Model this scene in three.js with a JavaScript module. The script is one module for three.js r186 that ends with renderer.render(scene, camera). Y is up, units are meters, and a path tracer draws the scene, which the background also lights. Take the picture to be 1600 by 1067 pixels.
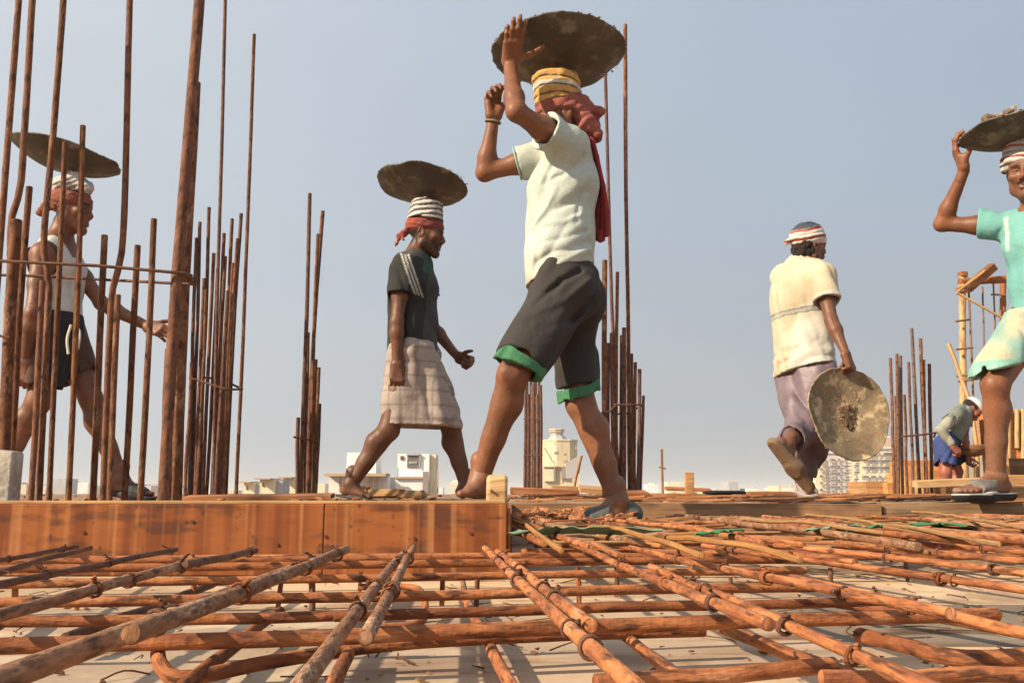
import * as THREE from 'three';
import { mergeGeometries } from 'three/addons/utils/BufferGeometryUtils.js';
import { RoundedBoxGeometry } from 'three/addons/geometries/RoundedBoxGeometry.js';
import { ConvexGeometry } from 'three/addons/geometries/ConvexGeometry.js';

function rng(seed) { let a = seed >>> 0; return () => { a = (a + 0x6D2B79F5) >>> 0; let t = Math.imul(a ^ (a >>> 15), 1 | a); t = (t + Math.imul(t ^ (t >>> 7), 61 | t)) ^ t; return ((t ^ (t >>> 14)) >>> 0) / 4294967296; }; }
const lerp = (a, b, t) => a + (b - a) * t, clamp = (x, a = 0, b = 1) => Math.min(b, Math.max(a, x));
// noise
const PERM = (() => { const p = [...Array(256).keys()], r = rng(7); for (let i = 255; i > 0; i--) { const j = Math.floor(r() * (i + 1)); [p[i], p[j]] = [p[j], p[i]]; } return Uint8Array.from([...p, ...p]); })();
const HV = Float32Array.from({ length: 256 }, (() => { const r = rng(99); return () => r() * 2 - 1; })());
function noise3(x, y, z) { // value noise -1..1
  const xi = Math.floor(x), yi = Math.floor(y), zi = Math.floor(z); let u = x - xi, v = y - yi, w = z - zi;
  u = u * u * (3 - 2 * u); v = v * v * (3 - 2 * v); w = w * w * (3 - 2 * w);
  const A = xi & 255, B = (xi + 1) & 255, C = yi & 255, D = (yi + 1) & 255, E = zi & 255, G = (zi + 1) & 255;
  const h = (a, b, c) => HV[PERM[PERM[PERM[a] + b] + c]];
  const a0 = h(A, C, E), a1 = h(B, C, E), b0 = h(A, D, E), b1 = h(B, D, E), c0 = h(A, C, G), c1 = h(B, C, G), d0 = h(A, D, G), d1 = h(B, D, G);
  return lerp(lerp(lerp(a0, a1, u), lerp(b0, b1, u), v), lerp(lerp(c0, c1, u), lerp(d0, d1, u), v), w);
}

// ---------------------------------------------------------------- camera, sky, sun, exposure
const W = 1600, H = 1067, FPX = 1405, PITCH = 9.5 * Math.PI / 180, EYE = 0.045;
const scene = new THREE.Scene();
const camera = new THREE.PerspectiveCamera(2 * Math.atan(H / 2 / FPX) * 180 / Math.PI, W / H, 0.05, 9000);
camera.position.set(0, EYE, 0);
camera.lookAt(0, EYE + Math.tan(PITCH), -1);
scene.add(camera);

const SUN = new THREE.Vector3(-0.80, 0.58, 0.36).normalize();
const EXPOSURE = 1.56;
{ // hazy sky: grey at the horizon, soft blue above, paler towards the sun
  const w = 1024, h = 512, d = new Float32Array(w * h * 4);
  const mix = (a, b, t) => a.map((v, i) => v + (b[i] - v) * t);
  for (let j = 0; j < h; j++) for (let i = 0; i < w; i++) {
    const el = ((j + 0.5) / h - 0.5) * Math.PI, az = ((i + 0.5) / w - 0.5) * 2 * Math.PI;
    const x = Math.cos(el) * Math.cos(az), y = Math.sin(el), z = Math.cos(el) * Math.sin(az);
    const cg = x * SUN.x + y * SUN.y + z * SUN.z, s = Math.max(0, (cg + 0.75) / 1.75);
    const e = Math.max(0, el) * 180 / Math.PI;
    let c = mix([0.435, 0.45, 0.455], [0.395, 0.465, 0.55], Math.min(1, e / 17));
    c = mix(c, [0.285, 0.39, 0.545], Math.min(1, Math.max(0, (e - 11) / 30)));
    c = mix(c, [0.30, 0.40, 0.60], Math.min(1, Math.max(0, (e - 41) / 49)));
    c = mix(c, [0.80, 0.83, 0.85], Math.min(1, 1.24 * Math.pow(s, 1.4))); { const q = 1 + 0.028 * noise3(x * 3, y * 9, z * 3) + 0.018 * noise3(x * 9 + 4, y * 22, z * 9); c = c.map(v => v * q); }
    if (y < 0) c = mix(c, [0.30, 0.27, 0.23], Math.min(1, -el * 12));
    const k = (j * w + i) * 4;
    d[k] = c[0] / EXPOSURE; d[k + 1] = c[1] / EXPOSURE; d[k + 2] = c[2] / EXPOSURE; d[k + 3] = 1;
  }
  const t = new THREE.DataTexture(d, w, h, THREE.RGBAFormat, THREE.FloatType);
  t.mapping = THREE.EquirectangularReflectionMapping; t.magFilter = t.minFilter = THREE.LinearFilter;
  t.colorSpace = THREE.LinearSRGBColorSpace; t.needsUpdate = true;
  scene.background = t; scene.environment = t;
}
const sun = new THREE.DirectionalLight(new THREE.Color(1, 0.83, 0.60), 5.0);
sun.position.copy(SUN).multiplyScalar(40); sun.target.position.set(0, 0, -4);
sun.castShadow = true; sun.shadow.radius = 2; sun.shadow.mapSize.set(4096, 4096);
Object.assign(sun.shadow.camera, { left: -14, right: 14, top: 14, bottom: -14, near: 1, far: 90 });
scene.add(sun, sun.target);
const renderer = new THREE.WebGLRenderer({ antialias: true });
renderer.toneMapping = THREE.LinearToneMapping; renderer.toneMappingExposure = EXPOSURE;
renderer.shadowMap.enabled = true; renderer.shadowMap.type = THREE.PCFSoftShadowMap;
renderer.setSize(1024, 682);
scene.fog = new THREE.FogExp2(new THREE.Color(0.72, 0.72, 0.72), 0.0006);

// ---------------------------------------------------------------- helpers
const V = (x, y, z) => new THREE.Vector3(x, y, z);
const sinP = Math.sin(PITCH), cosP = Math.cos(PITCH);
// a point seen at (x, y) of the photograph, Z metres in front of the camera / at height h
function P(x, y, Z) { const v = H / 2 - y, t = Z / (FPX * cosP - v * sinP); return V((x - W / 2) * t, EYE + (v * cosP + FPX * sinP) * t, -Z); }
function PH(x, y, h) { const v = H / 2 - y, t = (h - EYE) / (v * cosP + FPX * sinP); return V((x - W / 2) * t, h, -(FPX * cosP - v * sinP) * t); }
const R = rng(20240611);
const rr = (a, b) => a + (b - a) * R();
const sstep = (a, b, x) => { const t = clamp((x - a) / (b - a)); return t * t * (3 - 2 * t); };
const L3 = (a, b, t) => a.clone().lerp(b, t);

function pn(x, y, px, py, s) { // periodic value noise
  const xi = Math.floor(x), yi = Math.floor(y); let u = x - xi, v = y - yi; u = u * u * (3 - 2 * u); v = v * v * (3 - 2 * v);
  const m = (a, n) => ((a % n) + n) % n, h = (a, b) => HV[PERM[PERM[(m(a, px) + s * 17) & 255] + (m(b, py) & 255)]];
  return lerp(lerp(h(xi, yi), h(xi + 1, yi), u), lerp(h(xi, yi + 1), h(xi + 1, yi + 1), u), v);
}
function fbm(u, v, fx, fy, oct, s) { let a = 0, k = 0.5; for (let o = 0; o < oct; o++) { a += k * pn(u * fx, v * fy, fx, fy, s + o); fx *= 2; fy *= 2; k *= 0.5; } return a; }
const toS = (c) => c <= 0.0031308 ? 12.92 * c : 1.055 * Math.pow(c, 1 / 2.4) - 0.055;
// a colour map (linear colours from f) with, if wanted, a height map from the same function
function tex(size, f, w = size) {
  const c = new Uint8Array(w * size * 4), b = new Uint8Array(w * size * 4);
  for (let j = 0; j < size; j++) for (let i = 0; i < w; i++) {
    const [r, g, bl, h] = f((i + 0.5) / w, (j + 0.5) / size), k = (j * w + i) * 4;
    c[k] = 255 * toS(clamp(r)); c[k + 1] = 255 * toS(clamp(g)); c[k + 2] = 255 * toS(clamp(bl)); c[k + 3] = 255;
    b[k] = b[k + 1] = b[k + 2] = 255 * clamp(h ?? 0.5); b[k + 3] = 255;
  }
  const mk = (d, cs) => { const t = new THREE.DataTexture(d, w, size); t.colorSpace = cs; t.wrapS = t.wrapT = THREE.RepeatWrapping; t.magFilter = THREE.LinearFilter; t.minFilter = THREE.LinearMipmapLinearFilter; t.generateMipmaps = true; t.needsUpdate = true; return t; };
  return { map: mk(c, THREE.SRGBColorSpace), bump: mk(b, THREE.NoColorSpace) };
}
const mixc = (a, b, t) => [lerp(a[0], b[0], t), lerp(a[1], b[1], t), lerp(a[2], b[2], t)];
function mat(t, o = {}) {
  const { bump = 0.002, ...rest } = o;
  return new THREE.MeshPhysicalMaterial({ roughness: 0.8, metalness: 0, specularIntensity: 0.4, ...(t ? { map: t.map, bumpMap: t.bump, bumpScale: bump } : {}), ...rest });
}
const lin = (r, g, b) => new THREE.Color().setRGB(r, g, b);

// objects
const taken = {};
function numbered(n) { const k = taken[n] = (taken[n] ?? -1) + 1; return k ? `${n}_${String(k).padStart(3, '0')}` : n; }
function thing(name, label, category, pos, group) {
  const o = new THREE.Group(); o.name = numbered(name); o.position.copy(pos ?? V(0, 0, 0)); scene.add(o);
  o.userData = { label, category }; if (group) o.userData.group = group; return o;
}
function tag(o, label, category, group) { Object.assign(o.userData, { label, category }); if (group) o.userData.group = group; return o; }
// geometry in world coordinates, put under its thing
function part(name, geo, material, parent, label) {
  const m = new THREE.Mesh(geo, material); m.name = parent ? name : numbered(name); m.castShadow = m.receiveShadow = true;
  if (parent) { const o = V(0, 0, 0); for (let p = parent; p && p !== scene; p = p.parent) o.add(p.position); geo.translate(-o.x, -o.y, -o.z); parent.add(m); } else scene.add(m);
  if (label) m.userData.label = label; return m;
}
function solo(name, geo, material, label, category, group) { // a thing that is one mesh, its origin at its base
  geo.computeBoundingBox(); const b = geo.boundingBox, c = V((b.min.x + b.max.x) / 2, b.min.y, (b.min.z + b.max.z) / 2);
  geo.translate(-c.x, -c.y, -c.z); const m = part(name, geo, material); m.position.copy(c); return tag(m, label, category, group);
}
function struct(name, geo, material, parent) { const m = part(name, geo, material, parent); if (!parent) m.userData.kind = 'structure'; return m; }
function mg(list) { const l = list.filter(Boolean).map(g => g.index ? g.toNonIndexed() : g); for (const g of l) for (const k of Object.keys(g.attributes)) if (!['position', 'normal', 'uv'].includes(k)) g.deleteAttribute(k); return mergeGeometries(l); }
// world-scaled uv by the dominant axis of each face (metres * s)
function boxUV(g, s = 1, ox = 0, oy = 0) {
  const p = g.attributes.position, n = g.attributes.normal, uv = new Float32Array(p.count * 2);
  for (let i = 0; i < p.count; i++) { const x = p.getX(i), y = p.getY(i), z = p.getZ(i), ax = Math.abs(n.getX(i)), ay = Math.abs(n.getY(i)), az = Math.abs(n.getZ(i));
    const [a, b] = ax > ay && ax > az ? [z, y] : ay > az ? [x, z] : [x, y]; uv[2 * i] = a * s + ox; uv[2 * i + 1] = b * s + oy; }
  g.setAttribute('uv', new THREE.BufferAttribute(uv, 2)); return g;
}
function bx(cx, cy, cz, w, h, d, r = 0.004, uvs = 1) { const g = r > 0 ? new RoundedBoxGeometry(w, h, d, 2, Math.min(r, w / 2.1, h / 2.1, d / 2.1)) : new THREE.BoxGeometry(w, h, d); boxUV(g, uvs, R() * 3, R() * 3); g.translate(cx, cy, cz); return g; }
// a box whose long axis goes from a to b
function plankAB(a, b, w, t, roll = 0, uvs = 1) {
  const len = a.distanceTo(b), g = new RoundedBoxGeometry(len, t, w, 2, Math.min(0.003, t / 2.5)); boxUV(g, uvs, R() * 5, R() * 5);
  const p = g.attributes.position; for (let i = 0; i < p.count; i++) { const x = p.getX(i); p.setY(i, p.getY(i) + 0.004 * noise3(x * 4 + a.x * 9, a.z * 3, 1)); }
  const x = b.clone().sub(a).normalize(), up = Math.abs(x.y) > 0.9 ? V(0, 0, 1) : V(0, 1, 0), z = x.clone().cross(up).normalize(), y = z.clone().cross(x);
  const m = new THREE.Matrix4().makeBasis(x, y, z); g.applyMatrix4(new THREE.Matrix4().makeRotationX(roll)); g.applyMatrix4(m); const c = L3(a, b, 0.5); g.translate(c.x, c.y, c.z); g.computeVertexNormals(); return g;
}
// round bar along points; uv in metres, a little uneven in thickness
function bar(pts, r, o = {}) {
  const { seg = 12, step = 0.035, wob = 0.03, smooth = false, r2 = r, seed = R() * 100, bow = 0 } = o;
  let path;
  if (smooth) { const c = new THREE.CatmullRomCurve3(pts, false, 'centripetal'), n = Math.max(6, Math.ceil(c.getLength() / step)); path = c.getSpacedPoints(n); }
  else { path = []; for (let i = 0; i + 1 < pts.length; i++) { const n = Math.max(2, Math.min(60, Math.ceil(pts[i].distanceTo(pts[i + 1]) / step))); for (let k = i ? 1 : 0; k <= n; k++) path.push(L3(pts[i], pts[i + 1], k / n)); } }
  if (bow) { const n = path.length - 1; path.forEach((p, i) => { const t = i / n; p.x += bow * noise3(seed, t * 3, 1) * 0.5; p.y += 0.35 * bow * noise3(seed, t * 4, 9); p.z += bow * noise3(seed, t * 3, 5) * 0.5; }); }
  const pos = [], uv = [], idx = [], n = path.length; let N = null, T0 = null, len = 0; const u0 = seed * 0.37;
  const rings = [];
  for (let i = 0; i < n; i++) {
    const T = path[Math.min(n - 1, i + 1)].clone().sub(path[Math.max(0, i - 1)]).normalize();
    if (!N) { N = Math.abs(T.y) > 0.9 ? V(1, 0, 0) : V(0, 1, 0); }
    N.sub(T.clone().multiplyScalar(N.dot(T))).normalize(); const B = T.clone().cross(N);
    if (i) len += path[i].distanceTo(path[i - 1]);
    rings.push([path[i], N.clone(), B, lerp(r, r2, i / (n - 1)), len, T]);
  }
  const add = (c, Nn, B, rad, l, capped) => { for (let k = 0; k <= seg; k++) { const a = k / seg * 2 * Math.PI, w = 1 + wob * (noise3(Math.cos(a) * 1.3 + seed, Math.sin(a) * 1.3, l * 22 + seed) + 0.5 * noise3(Math.cos(a) * 3 + seed, Math.sin(a) * 3, l * 70)); pos.push(c.x + (Nn.x * Math.cos(a) + B.x * Math.sin(a)) * rad * w, c.y + (Nn.y * Math.cos(a) + B.y * Math.sin(a)) * rad * w, c.z + (Nn.z * Math.cos(a) + B.z * Math.sin(a)) * rad * w); uv.push(u0 + (l + (capped ? rad * Math.cos(a) : 0)) / 0.5, capped ? seed + rad * Math.sin(a) / 0.08 : seed + k / seg); } };
  const f = rings[0], l = rings[n - 1], ch = Math.min(0.15, 0.5);
  add(f[0].clone().addScaledVector(f[5], -r * ch), f[1], f[2], r * 0.001, 0, 1); add(f[0].clone().addScaledVector(f[5], -r * ch), f[1], f[2], r * 0.85, 0, 1);
  for (const q of rings) add(q[0], q[1], q[2], q[3], q[4]);
  add(l[0].clone().addScaledVector(l[5], r2 * ch), l[1], l[2], r2 * 0.85, l[4], 1); add(l[0].clone().addScaledVector(l[5], r2 * ch), l[1], l[2], r2 * 0.001, l[4], 1);
  const m = n + 4, s1 = seg + 1;
  for (let i = 0; i + 1 < m; i++) for (let k = 0; k < seg; k++) { const a = i * s1 + k, b = a + s1; idx.push(a, a + 1, b, b, a + 1, b + 1); }
  const g = new THREE.BufferGeometry(); g.setAttribute('position', new THREE.Float32BufferAttribute(pos, 3)); g.setAttribute('uv', new THREE.Float32BufferAttribute(uv, 2)); g.setIndex(idx); g.computeVertexNormals(); 
  { // close the seam of the normals
    const nn = g.attributes.normal; for (let i = 0; i < m; i++) { const a = i * s1, b = a + seg, x = nn.getX(a) + nn.getX(b), y = nn.getY(a) + nn.getY(b), z = nn.getZ(a) + nn.getZ(b), q = Math.hypot(x, y, z) || 1; nn.setXYZ(a, x / q, y / q, z / q); nn.setXYZ(b, x / q, y / q, z / q); } }
  return g;
}
// a wire wound round a bar (or pair), with a twisted tail
function tieWire(c, dir, r, wr = 0.0018, turns = 3, tail = true) {
  const T = dir.clone().normalize(), N = Math.abs(T.y) > 0.9 ? V(1, 0, 0) : V(0, 1, 0); N.sub(T.clone().multiplyScalar(N.dot(T))).normalize(); const B = T.clone().cross(N), pts = [];
  const a0 = R() * 6, sl = rr(-0.5, 0.5);
  for (let i = 0; i <= turns * 12; i++) { const a = a0 + i / 12 * 2 * Math.PI, q = r + wr * 0.7; pts.push(c.clone().addScaledVector(N, Math.cos(a) * q).addScaledVector(B, Math.sin(a) * q).addScaledVector(T, (i / 12 - turns / 2) * wr * 2.3 + sl * r * Math.cos(a + 1))); }
  const g = [bar(pts, wr, { seg: 6, step: 1, smooth: false, wob: 0 })];
  if (tail) { const a1 = rr(-0.9, 0.9), up = N.clone().multiplyScalar(Math.cos(a1)).addScaledVector(B, Math.sin(a1)), sd = T.clone().cross(up), s0 = c.clone().addScaledVector(up, r), q = [], nk = 7 + Math.floor(R() * 8), lean = rr(-0.8, 0.8), ln = rr(-0.6, 0.6); for (let i = 0; i <= nk; i++) { const a = i * 1.5; q.push(s0.clone().addScaledVector(up, -0.001 + i * 0.0006).addScaledVector(sd, Math.cos(a) * wr * 1.5 + i * 0.0013 * lean).addScaledVector(T, Math.sin(a) * wr * 1.5 + i * 0.0013 * ln)); } g.push(bar(q, wr * 0.9, { seg: 6, smooth: true, step: 0.0025, wob: 0 })); }
  return mg(g);
}

// ---------------------------------------------------------------- materials
const rustF = (A, B, C, dust) => (u, v) => {
  const n = fbm(u, v, 8, 3, 5, 1), m = fbm(u, v, 20, 8, 4, 9), q = fbm(u, v, 64, 24, 3, 21), d = fbm(u, v, 5, 2, 4, 33);
  let c = mixc(A, B, clamp(0.5 + 1.5 * n)); c = mixc(c, C, clamp(2.3 * m - 0.10) * 0.85); c = mixc(c, [0.55, 0.40, 0.27], clamp(d * 2.2 - 0.5 + dust) * clamp(0.5 + 1.6 * q) * 0.9);
  const k = 1 + 0.35 * q, rb = Math.abs(((u * 36 + 0.25 * Math.sin(v * 6.283)) % 1 + 1) % 1 - 0.5) < 0.14 ? 0.14 : 0; return [c[0] * k, c[1] * k, c[2] * k, 0.42 + 0.35 * m + 0.35 * q + rb];
};
const tRust = tex(512, rustF([0.385, 0.145, 0.056], [0.19, 0.064, 0.028], [0.06, 0.026, 0.017], 0.22));
const tRustDust = tex(512, rustF([0.31, 0.155, 0.085], [0.20, 0.095, 0.05], [0.075, 0.038, 0.026], 0.62));
const tRustDark = tex(512, rustF([0.165, 0.076, 0.046], [0.105, 0.048, 0.032], [0.045, 0.026, 0.021], 0.0));
const mRust = mat(tRust, { roughness: 0.72, bump: 0.0012 }), mRust2 = mat(tRust, { color: lin(0.78, 0.74, 0.74), roughness: 0.75, bump: 0.0012 }), mRustLight = mat(tRust, { color: lin(1.16, 1.18, 1.2), roughness: 0.75, bump: 0.0012 });
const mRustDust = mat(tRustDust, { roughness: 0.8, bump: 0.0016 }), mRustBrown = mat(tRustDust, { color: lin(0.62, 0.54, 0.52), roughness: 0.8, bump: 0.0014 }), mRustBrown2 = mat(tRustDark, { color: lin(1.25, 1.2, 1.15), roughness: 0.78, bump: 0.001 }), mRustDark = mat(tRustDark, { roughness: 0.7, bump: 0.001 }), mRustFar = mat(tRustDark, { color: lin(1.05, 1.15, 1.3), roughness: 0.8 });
const mWire = mat(tRust, { color: lin(0.75, 0.72, 0.7), roughness: 0.8, bump: 0.0003 }), mWireDark = mat(tRustDark, { roughness: 0.8, bump: 0.0003 });
const woodF = (A, B, D, fy = 26) => (u, v) => { const g = fbm(u, v, 3, fy, 5, 4), k = fbm(u, v, 4, 6, 4, 12), f = fbm(u, v, 8, 128, 2, 17); let c = mixc(A, B, clamp(0.5 + 1.5 * g)); c = mixc(c, D, clamp(k * 2 - 0.25)); const m = 1 + 0.35 * f; return [c[0] * m, c[1] * m, c[2] * m, 0.5 + 0.5 * g + 0.3 * f]; };
const tWood = tex(512, woodF([0.33, 0.19, 0.10], [0.20, 0.105, 0.055], [0.10, 0.06, 0.04]));
const tWoodPale = tex(512, woodF([0.56, 0.37, 0.19], [0.44, 0.27, 0.13], [0.30, 0.17, 0.09]));
const mWood = mat(tWood, { bump: 0.003 }), mWoodGrey = mat(tWood, { color: lin(0.9, 1.0, 1.1), bump: 0.003 }), mWoodRed = mat(tWood, { color: lin(1.15, 0.86, 0.72), bump: 0.003 }), mWoodPale = mat(tWoodPale, { bump: 0.002 }), mWoodTan = mat(tWoodPale, { color: lin(0.8, 0.7, 0.62), bump: 0.002 });
const tBoard = tex(1024, (u, v) => { // orange shuttering board: vertical wash streaks, dark stains, scuffs
  const s = fbm(u, v, 60, 2, 4, 3), s2 = fbm(u, v, 14, 1, 3, 8), st = fbm(u, v, 14, 56, 5, 15), g = fbm(u, v, 40, 160, 2, 40), sp = fbm(u, v, 90, 90, 2, 51), w = fbm(u, v, 110, 2, 2, 61);
  let c = mixc([0.345, 0.110, 0.032], [0.215, 0.060, 0.019], clamp(0.5 + 1.6 * s + 1.1 * s2)); c = mixc(c, [0.10, 0.038, 0.022], clamp(st * 3.6 - 0.22 + 0.6 * s) * 0.75); c = mixc(c, [0.55, 0.24, 0.09], clamp(w * 3.0 - 0.60) * 0.6); c = mixc(c, [0.10, 0.045, 0.03], clamp(sp * 4 - 1.6));
  const m = 1 + 0.16 * g; return [c[0] * m, c[1] * m, c[2] * m, 0.5 + 0.25 * s + 0.3 * g]; });
const mBoard = mat(tBoard, { color: lin(0.78, 0.82, 0.9), roughness: 0.8, bump: 0.0012 });
const tPanel = tex(1024, (u, v) => { // pale formwork floor with cement film, stains, scratches
  const a = fbm(u, v, 3, 3, 6, 5), b = fbm(u, v, 10, 10, 5, 14), g = fbm(u, v, 6, 120, 3, 30), q = fbm(u, v, 160, 160, 2, 44), r = fbm(u + 0.1 * a, v, 5, 16, 4, 70);
  let c = mixc([0.50, 0.385, 0.285], [0.37, 0.29, 0.225], clamp(0.5 + 1.8 * a)); c = mixc(c, [0.62, 0.53, 0.41], clamp(b * 2.4 - 0.3) * 0.7); c = mixc(c, [0.20, 0.12, 0.075], clamp(r * 3.4 - 0.9)); c = mixc(c, [0.14, 0.07, 0.04], clamp(q * 4 - 1.9));
  c = mixc(c, [0.24, 0.17, 0.12], clamp(fbm(u, v, 7, 7, 5, 91) * 2.6 - 0.45) * 0.8); const m = 1 + 0.03 * g + 0.12 * q; return [c[0] * m, c[1] * m, c[2] * m, 0.5 + 0.05 * g + 0.35 * b]; });
const mPanel = mat(tPanel, { color: lin(1.14, 1.03, 0.88), roughness: 0.75, bump: 0.0015 }), mPanel2 = mat(tPanel, { color: lin(1.0, 0.95, 0.88), roughness: 0.7, bump: 0.0015 }), mPanelDark = mat(tPanel, { color: lin(0.5, 0.5, 0.5), roughness: 0.8, bump: 0.002 });
const tDirt = tex(1024, (u, v) => { const a = fbm(u, v, 5, 5, 6, 2), b = fbm(u, v, 30, 30, 4, 11), q = fbm(u, v, 128, 128, 2, 19); let c = mixc([0.30, 0.175, 0.10], [0.20, 0.125, 0.078], clamp(0.5 + 1.7 * a)); c = mixc(c, [0.42, 0.31, 0.21], clamp(b * 2.5 - 0.3)); c = mixc(c, [0.09, 0.055, 0.04], clamp(q * 3 - 0.9)); return [c[0], c[1], c[2], 0.5 + 0.5 * b + 0.4 * q]; });
const mDirt = mat(tDirt, { roughness: 0.95, bump: 0.012 });
const tIron = tex(1024, (u, v) => { // pan iron caked with old cement
  const a = fbm(u, v, 4, 4, 6, 6), b = fbm(u, v, 12, 12, 5, 16), q = fbm(u, v, 60, 60, 3, 26), s = fbm(u, v, 9, 30, 4, 56);
  let c = mixc([0.115, 0.098, 0.076], [0.070, 0.060, 0.048], clamp(0.5 + 1.8 * a)); c = mixc(c, [0.30, 0.26, 0.20], clamp(b * 2.4 - 0.28) * 0.6); c = mixc(c, [0.13, 0.085, 0.05], clamp(s * 2.5 - 0.7) * 0.5); const m = 1 + 0.2 * q; return [c[0] * m, c[1] * m, c[2] * m, 0.5 + 0.4 * b + 0.4 * q]; });
const mIron = mat(tIron, { roughness: 0.62, metalness: 0.15, specularIntensity: 0.7, bump: 0.0015 }), mIronPale = mat(tIron, { color: lin(2.7, 2.35, 1.85), roughness: 0.75, bump: 0.002 }), mCake = mat(tDirt, { color: lin(1.35, 1.5, 1.6), roughness: 0.95, bump: 0.006 }), mCakeDark = mat(tDirt, { color: lin(0.6, 0.62, 0.62), roughness: 0.95, bump: 0.006 });
const tConc = tex(512, (u, v) => { const a = fbm(u, v, 4, 4, 6, 8), q = fbm(u, v, 60, 60, 3, 18); const k = 0.36 + 0.18 * a + 0.10 * q; return [k * 1.05, k * 0.94, k * 0.82, 0.5 + 0.4 * a + 0.4 * q]; });
const mConc = mat(tConc, { roughness: 0.92, bump: 0.003 });
const tPlaster = tex(512, (u, v) => { const a = fbm(u, v, 4, 4, 5, 8), s = fbm(u, v, 30, 3, 4, 28); const k = 0.86 + 0.12 * a - clamp(s * 1.6 - 0.25) * 0.3; return [k * 0.78, k * 0.77, k * 0.76, 0.5 + 0.3 * a]; });
const plaster = (r, g, b) => mat(tPlaster, { color: lin(r, g, b), roughness: 0.9, bump: 0.004 });
// ---------------------------------------------------------------- the setting
const FLOOR = -0.13, TOP = -0.058, LOW = -0.084, DIAG = -0.106;
{ // far ground, below the roof
  const g = new THREE.PlaneGeometry(14000, 14000, 8, 8); g.rotateX(-Math.PI / 2); const p = g.attributes.position, uv = g.attributes.uv; for (let i = 0; i < p.count; i++) uv.setXY(i, p.getX(i) / 40, p.getZ(i) / 40);
  g.translate(0, -12, 0); struct('ground', g, mat(tDirt, { color: lin(0.9, 1.0, 1.05), roughness: 1, bump: 0.05 }));
}
function heightField(x0, x1, z0, z1, nx, nz, f) { // z0 near (greater), z1 far
  const pos = [], uv = [], idx = [];
  for (let j = 0; j <= nz; j++) for (let i = 0; i <= nx; i++) { const q = j / nz, x = lerp(x0, x1, i / nx), z = lerp(z0, z1, q * q * 0.6 + q * 0.4); pos.push(x, f(x, z), z); uv.push(x * 0.8, z * 0.8); }
  for (let j = 0; j < nz; j++) for (let i = 0; i < nx; i++) { const a = j * (nx + 1) + i, b = a + 1, c = a + nx + 1, d = c + 1; idx.push(a, b, c, b, d, c); }
  const g = new THREE.BufferGeometry(); g.setAttribute('position', new THREE.Float32BufferAttribute(pos, 3)); g.setAttribute('uv', new THREE.Float32BufferAttribute(uv, 2)); g.setIndex(idx); g.computeVertexNormals(); return g;
}
const earth = (x, z) => { const e = 0.006 * noise3(x * 1.3, 0, z * 1.3) + 0.006 * noise3(x * 5, 3, z * 5) + 0.004 * noise3(x * 16, 5, z * 16); return e + 0.012 * sstep(5.5, 9, -z) * (0.6 + noise3(x * 0.8, 8, z * 0.8)); };
const deck = new THREE.Group(); deck.name = 'roof_deck'; deck.userData.kind = 'structure'; scene.add(deck);
part('deck_surface', mg([heightField(-9, -0.02, -2.0, -16, 150, 120, (x, z) => earth(x, z) - 0.004), heightField(-0.02, 11, -3.86, -16, 190, 110, earth)]), mDirt, deck);
part('slab', mg([bx(-4.51, -0.17, -9, 8.98, 0.29, 13.99, 0, 1), bx(5.49, -0.17, -9.93, 11.02, 0.29, 12.14, 0, 1)]), mConc, deck);
// the formwork floor below the bars: sheets with open joints
const floor = new THREE.Group(); floor.name = 'formwork_floor'; floor.userData.kind = 'structure'; scene.add(floor);
part('floor_base', bx(1.3, FLOOR - 0.05, -1.9, 11, 0.06, 4.4, 0), mConc, floor);
{ const xs = [-3.2, -2.0, -0.82, 0.36, 1.56, 2.76, 3.9, 5.0], zs = [0.2, 1.02, 1.42, 2.5, 3.74];
  for (let i = 0; i + 1 < xs.length; i++) for (let j = 0; j + 1 < zs.length; j++) {
    const s = (i % 2) * 0.05, x0 = xs[i] + 0.003, x1 = xs[i + 1] - 0.003, z0 = zs[j] + 0.003 + s * (j > 0), z1 = zs[j + 1] - 0.003 + s * (j < zs.length - 2);
    part('panel', bx((x0 + x1) / 2, FLOOR - 0.009 + rr(-0.0015, 0.0015), -(z0 + z1) / 2, x1 - x0, 0.018, z1 - z0, 0.002, 0.9), j === 1 ? (i % 3 ? mPanel2 : mPanelDark) : R() < 0.25 ? mPanel2 : mPanel, floor);
  } }
// ---- shuttering board along the left edge
{ const t = thing('shuttering_board', 'long rust-orange shuttering board on edge behind the left part of the bar mat', 'board', V(-2.5, FLOOR, -1.97));
  const x1 = P(792, 800, 1.95).x, top = P(400, 787.5, 1.95).y;
  const a = P(506, 800, 1.95).x;
  const face = (x0, x1) => { const g = bx((x0 + x1) / 2, (FLOOR + top) / 2, -1.9715, x1 - x0, top - FLOOR, 0.037, 0.003, 0.62); return g; };
  part('sheet', face(-5, a - 0.0004), mBoard, t); part('sheet', face(a + 0.0004, x1), mBoard, t);
  part('top_strip', bx((x1 - 5) / 2 - 0.001, top + 0.0034, -1.985, x1 + 5 - 0.004, 0.0068, 0.06, 0.002, 2), mWoodTan, t);
  part('end_strip', bx(x1 + 0.004, (FLOOR + top) / 2 - 0.004, -1.985, 0.007, top - FLOOR - 0.01, 0.05, 0.002, 2), mWoodRed, t);
  for (const [x, y] of [[433, 851], [508, 838], [647, 841], [130, 832], [735, 833], [300, 815]]) { const c = P(x, y, 1.952), g = new THREE.CylinderGeometry(0.0035, 0.0035, 0.004, 10); g.rotateX(Math.PI / 2); g.translate(c.x, c.y, c.z); part('nail', g, mRustDark, t); }
}
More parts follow.
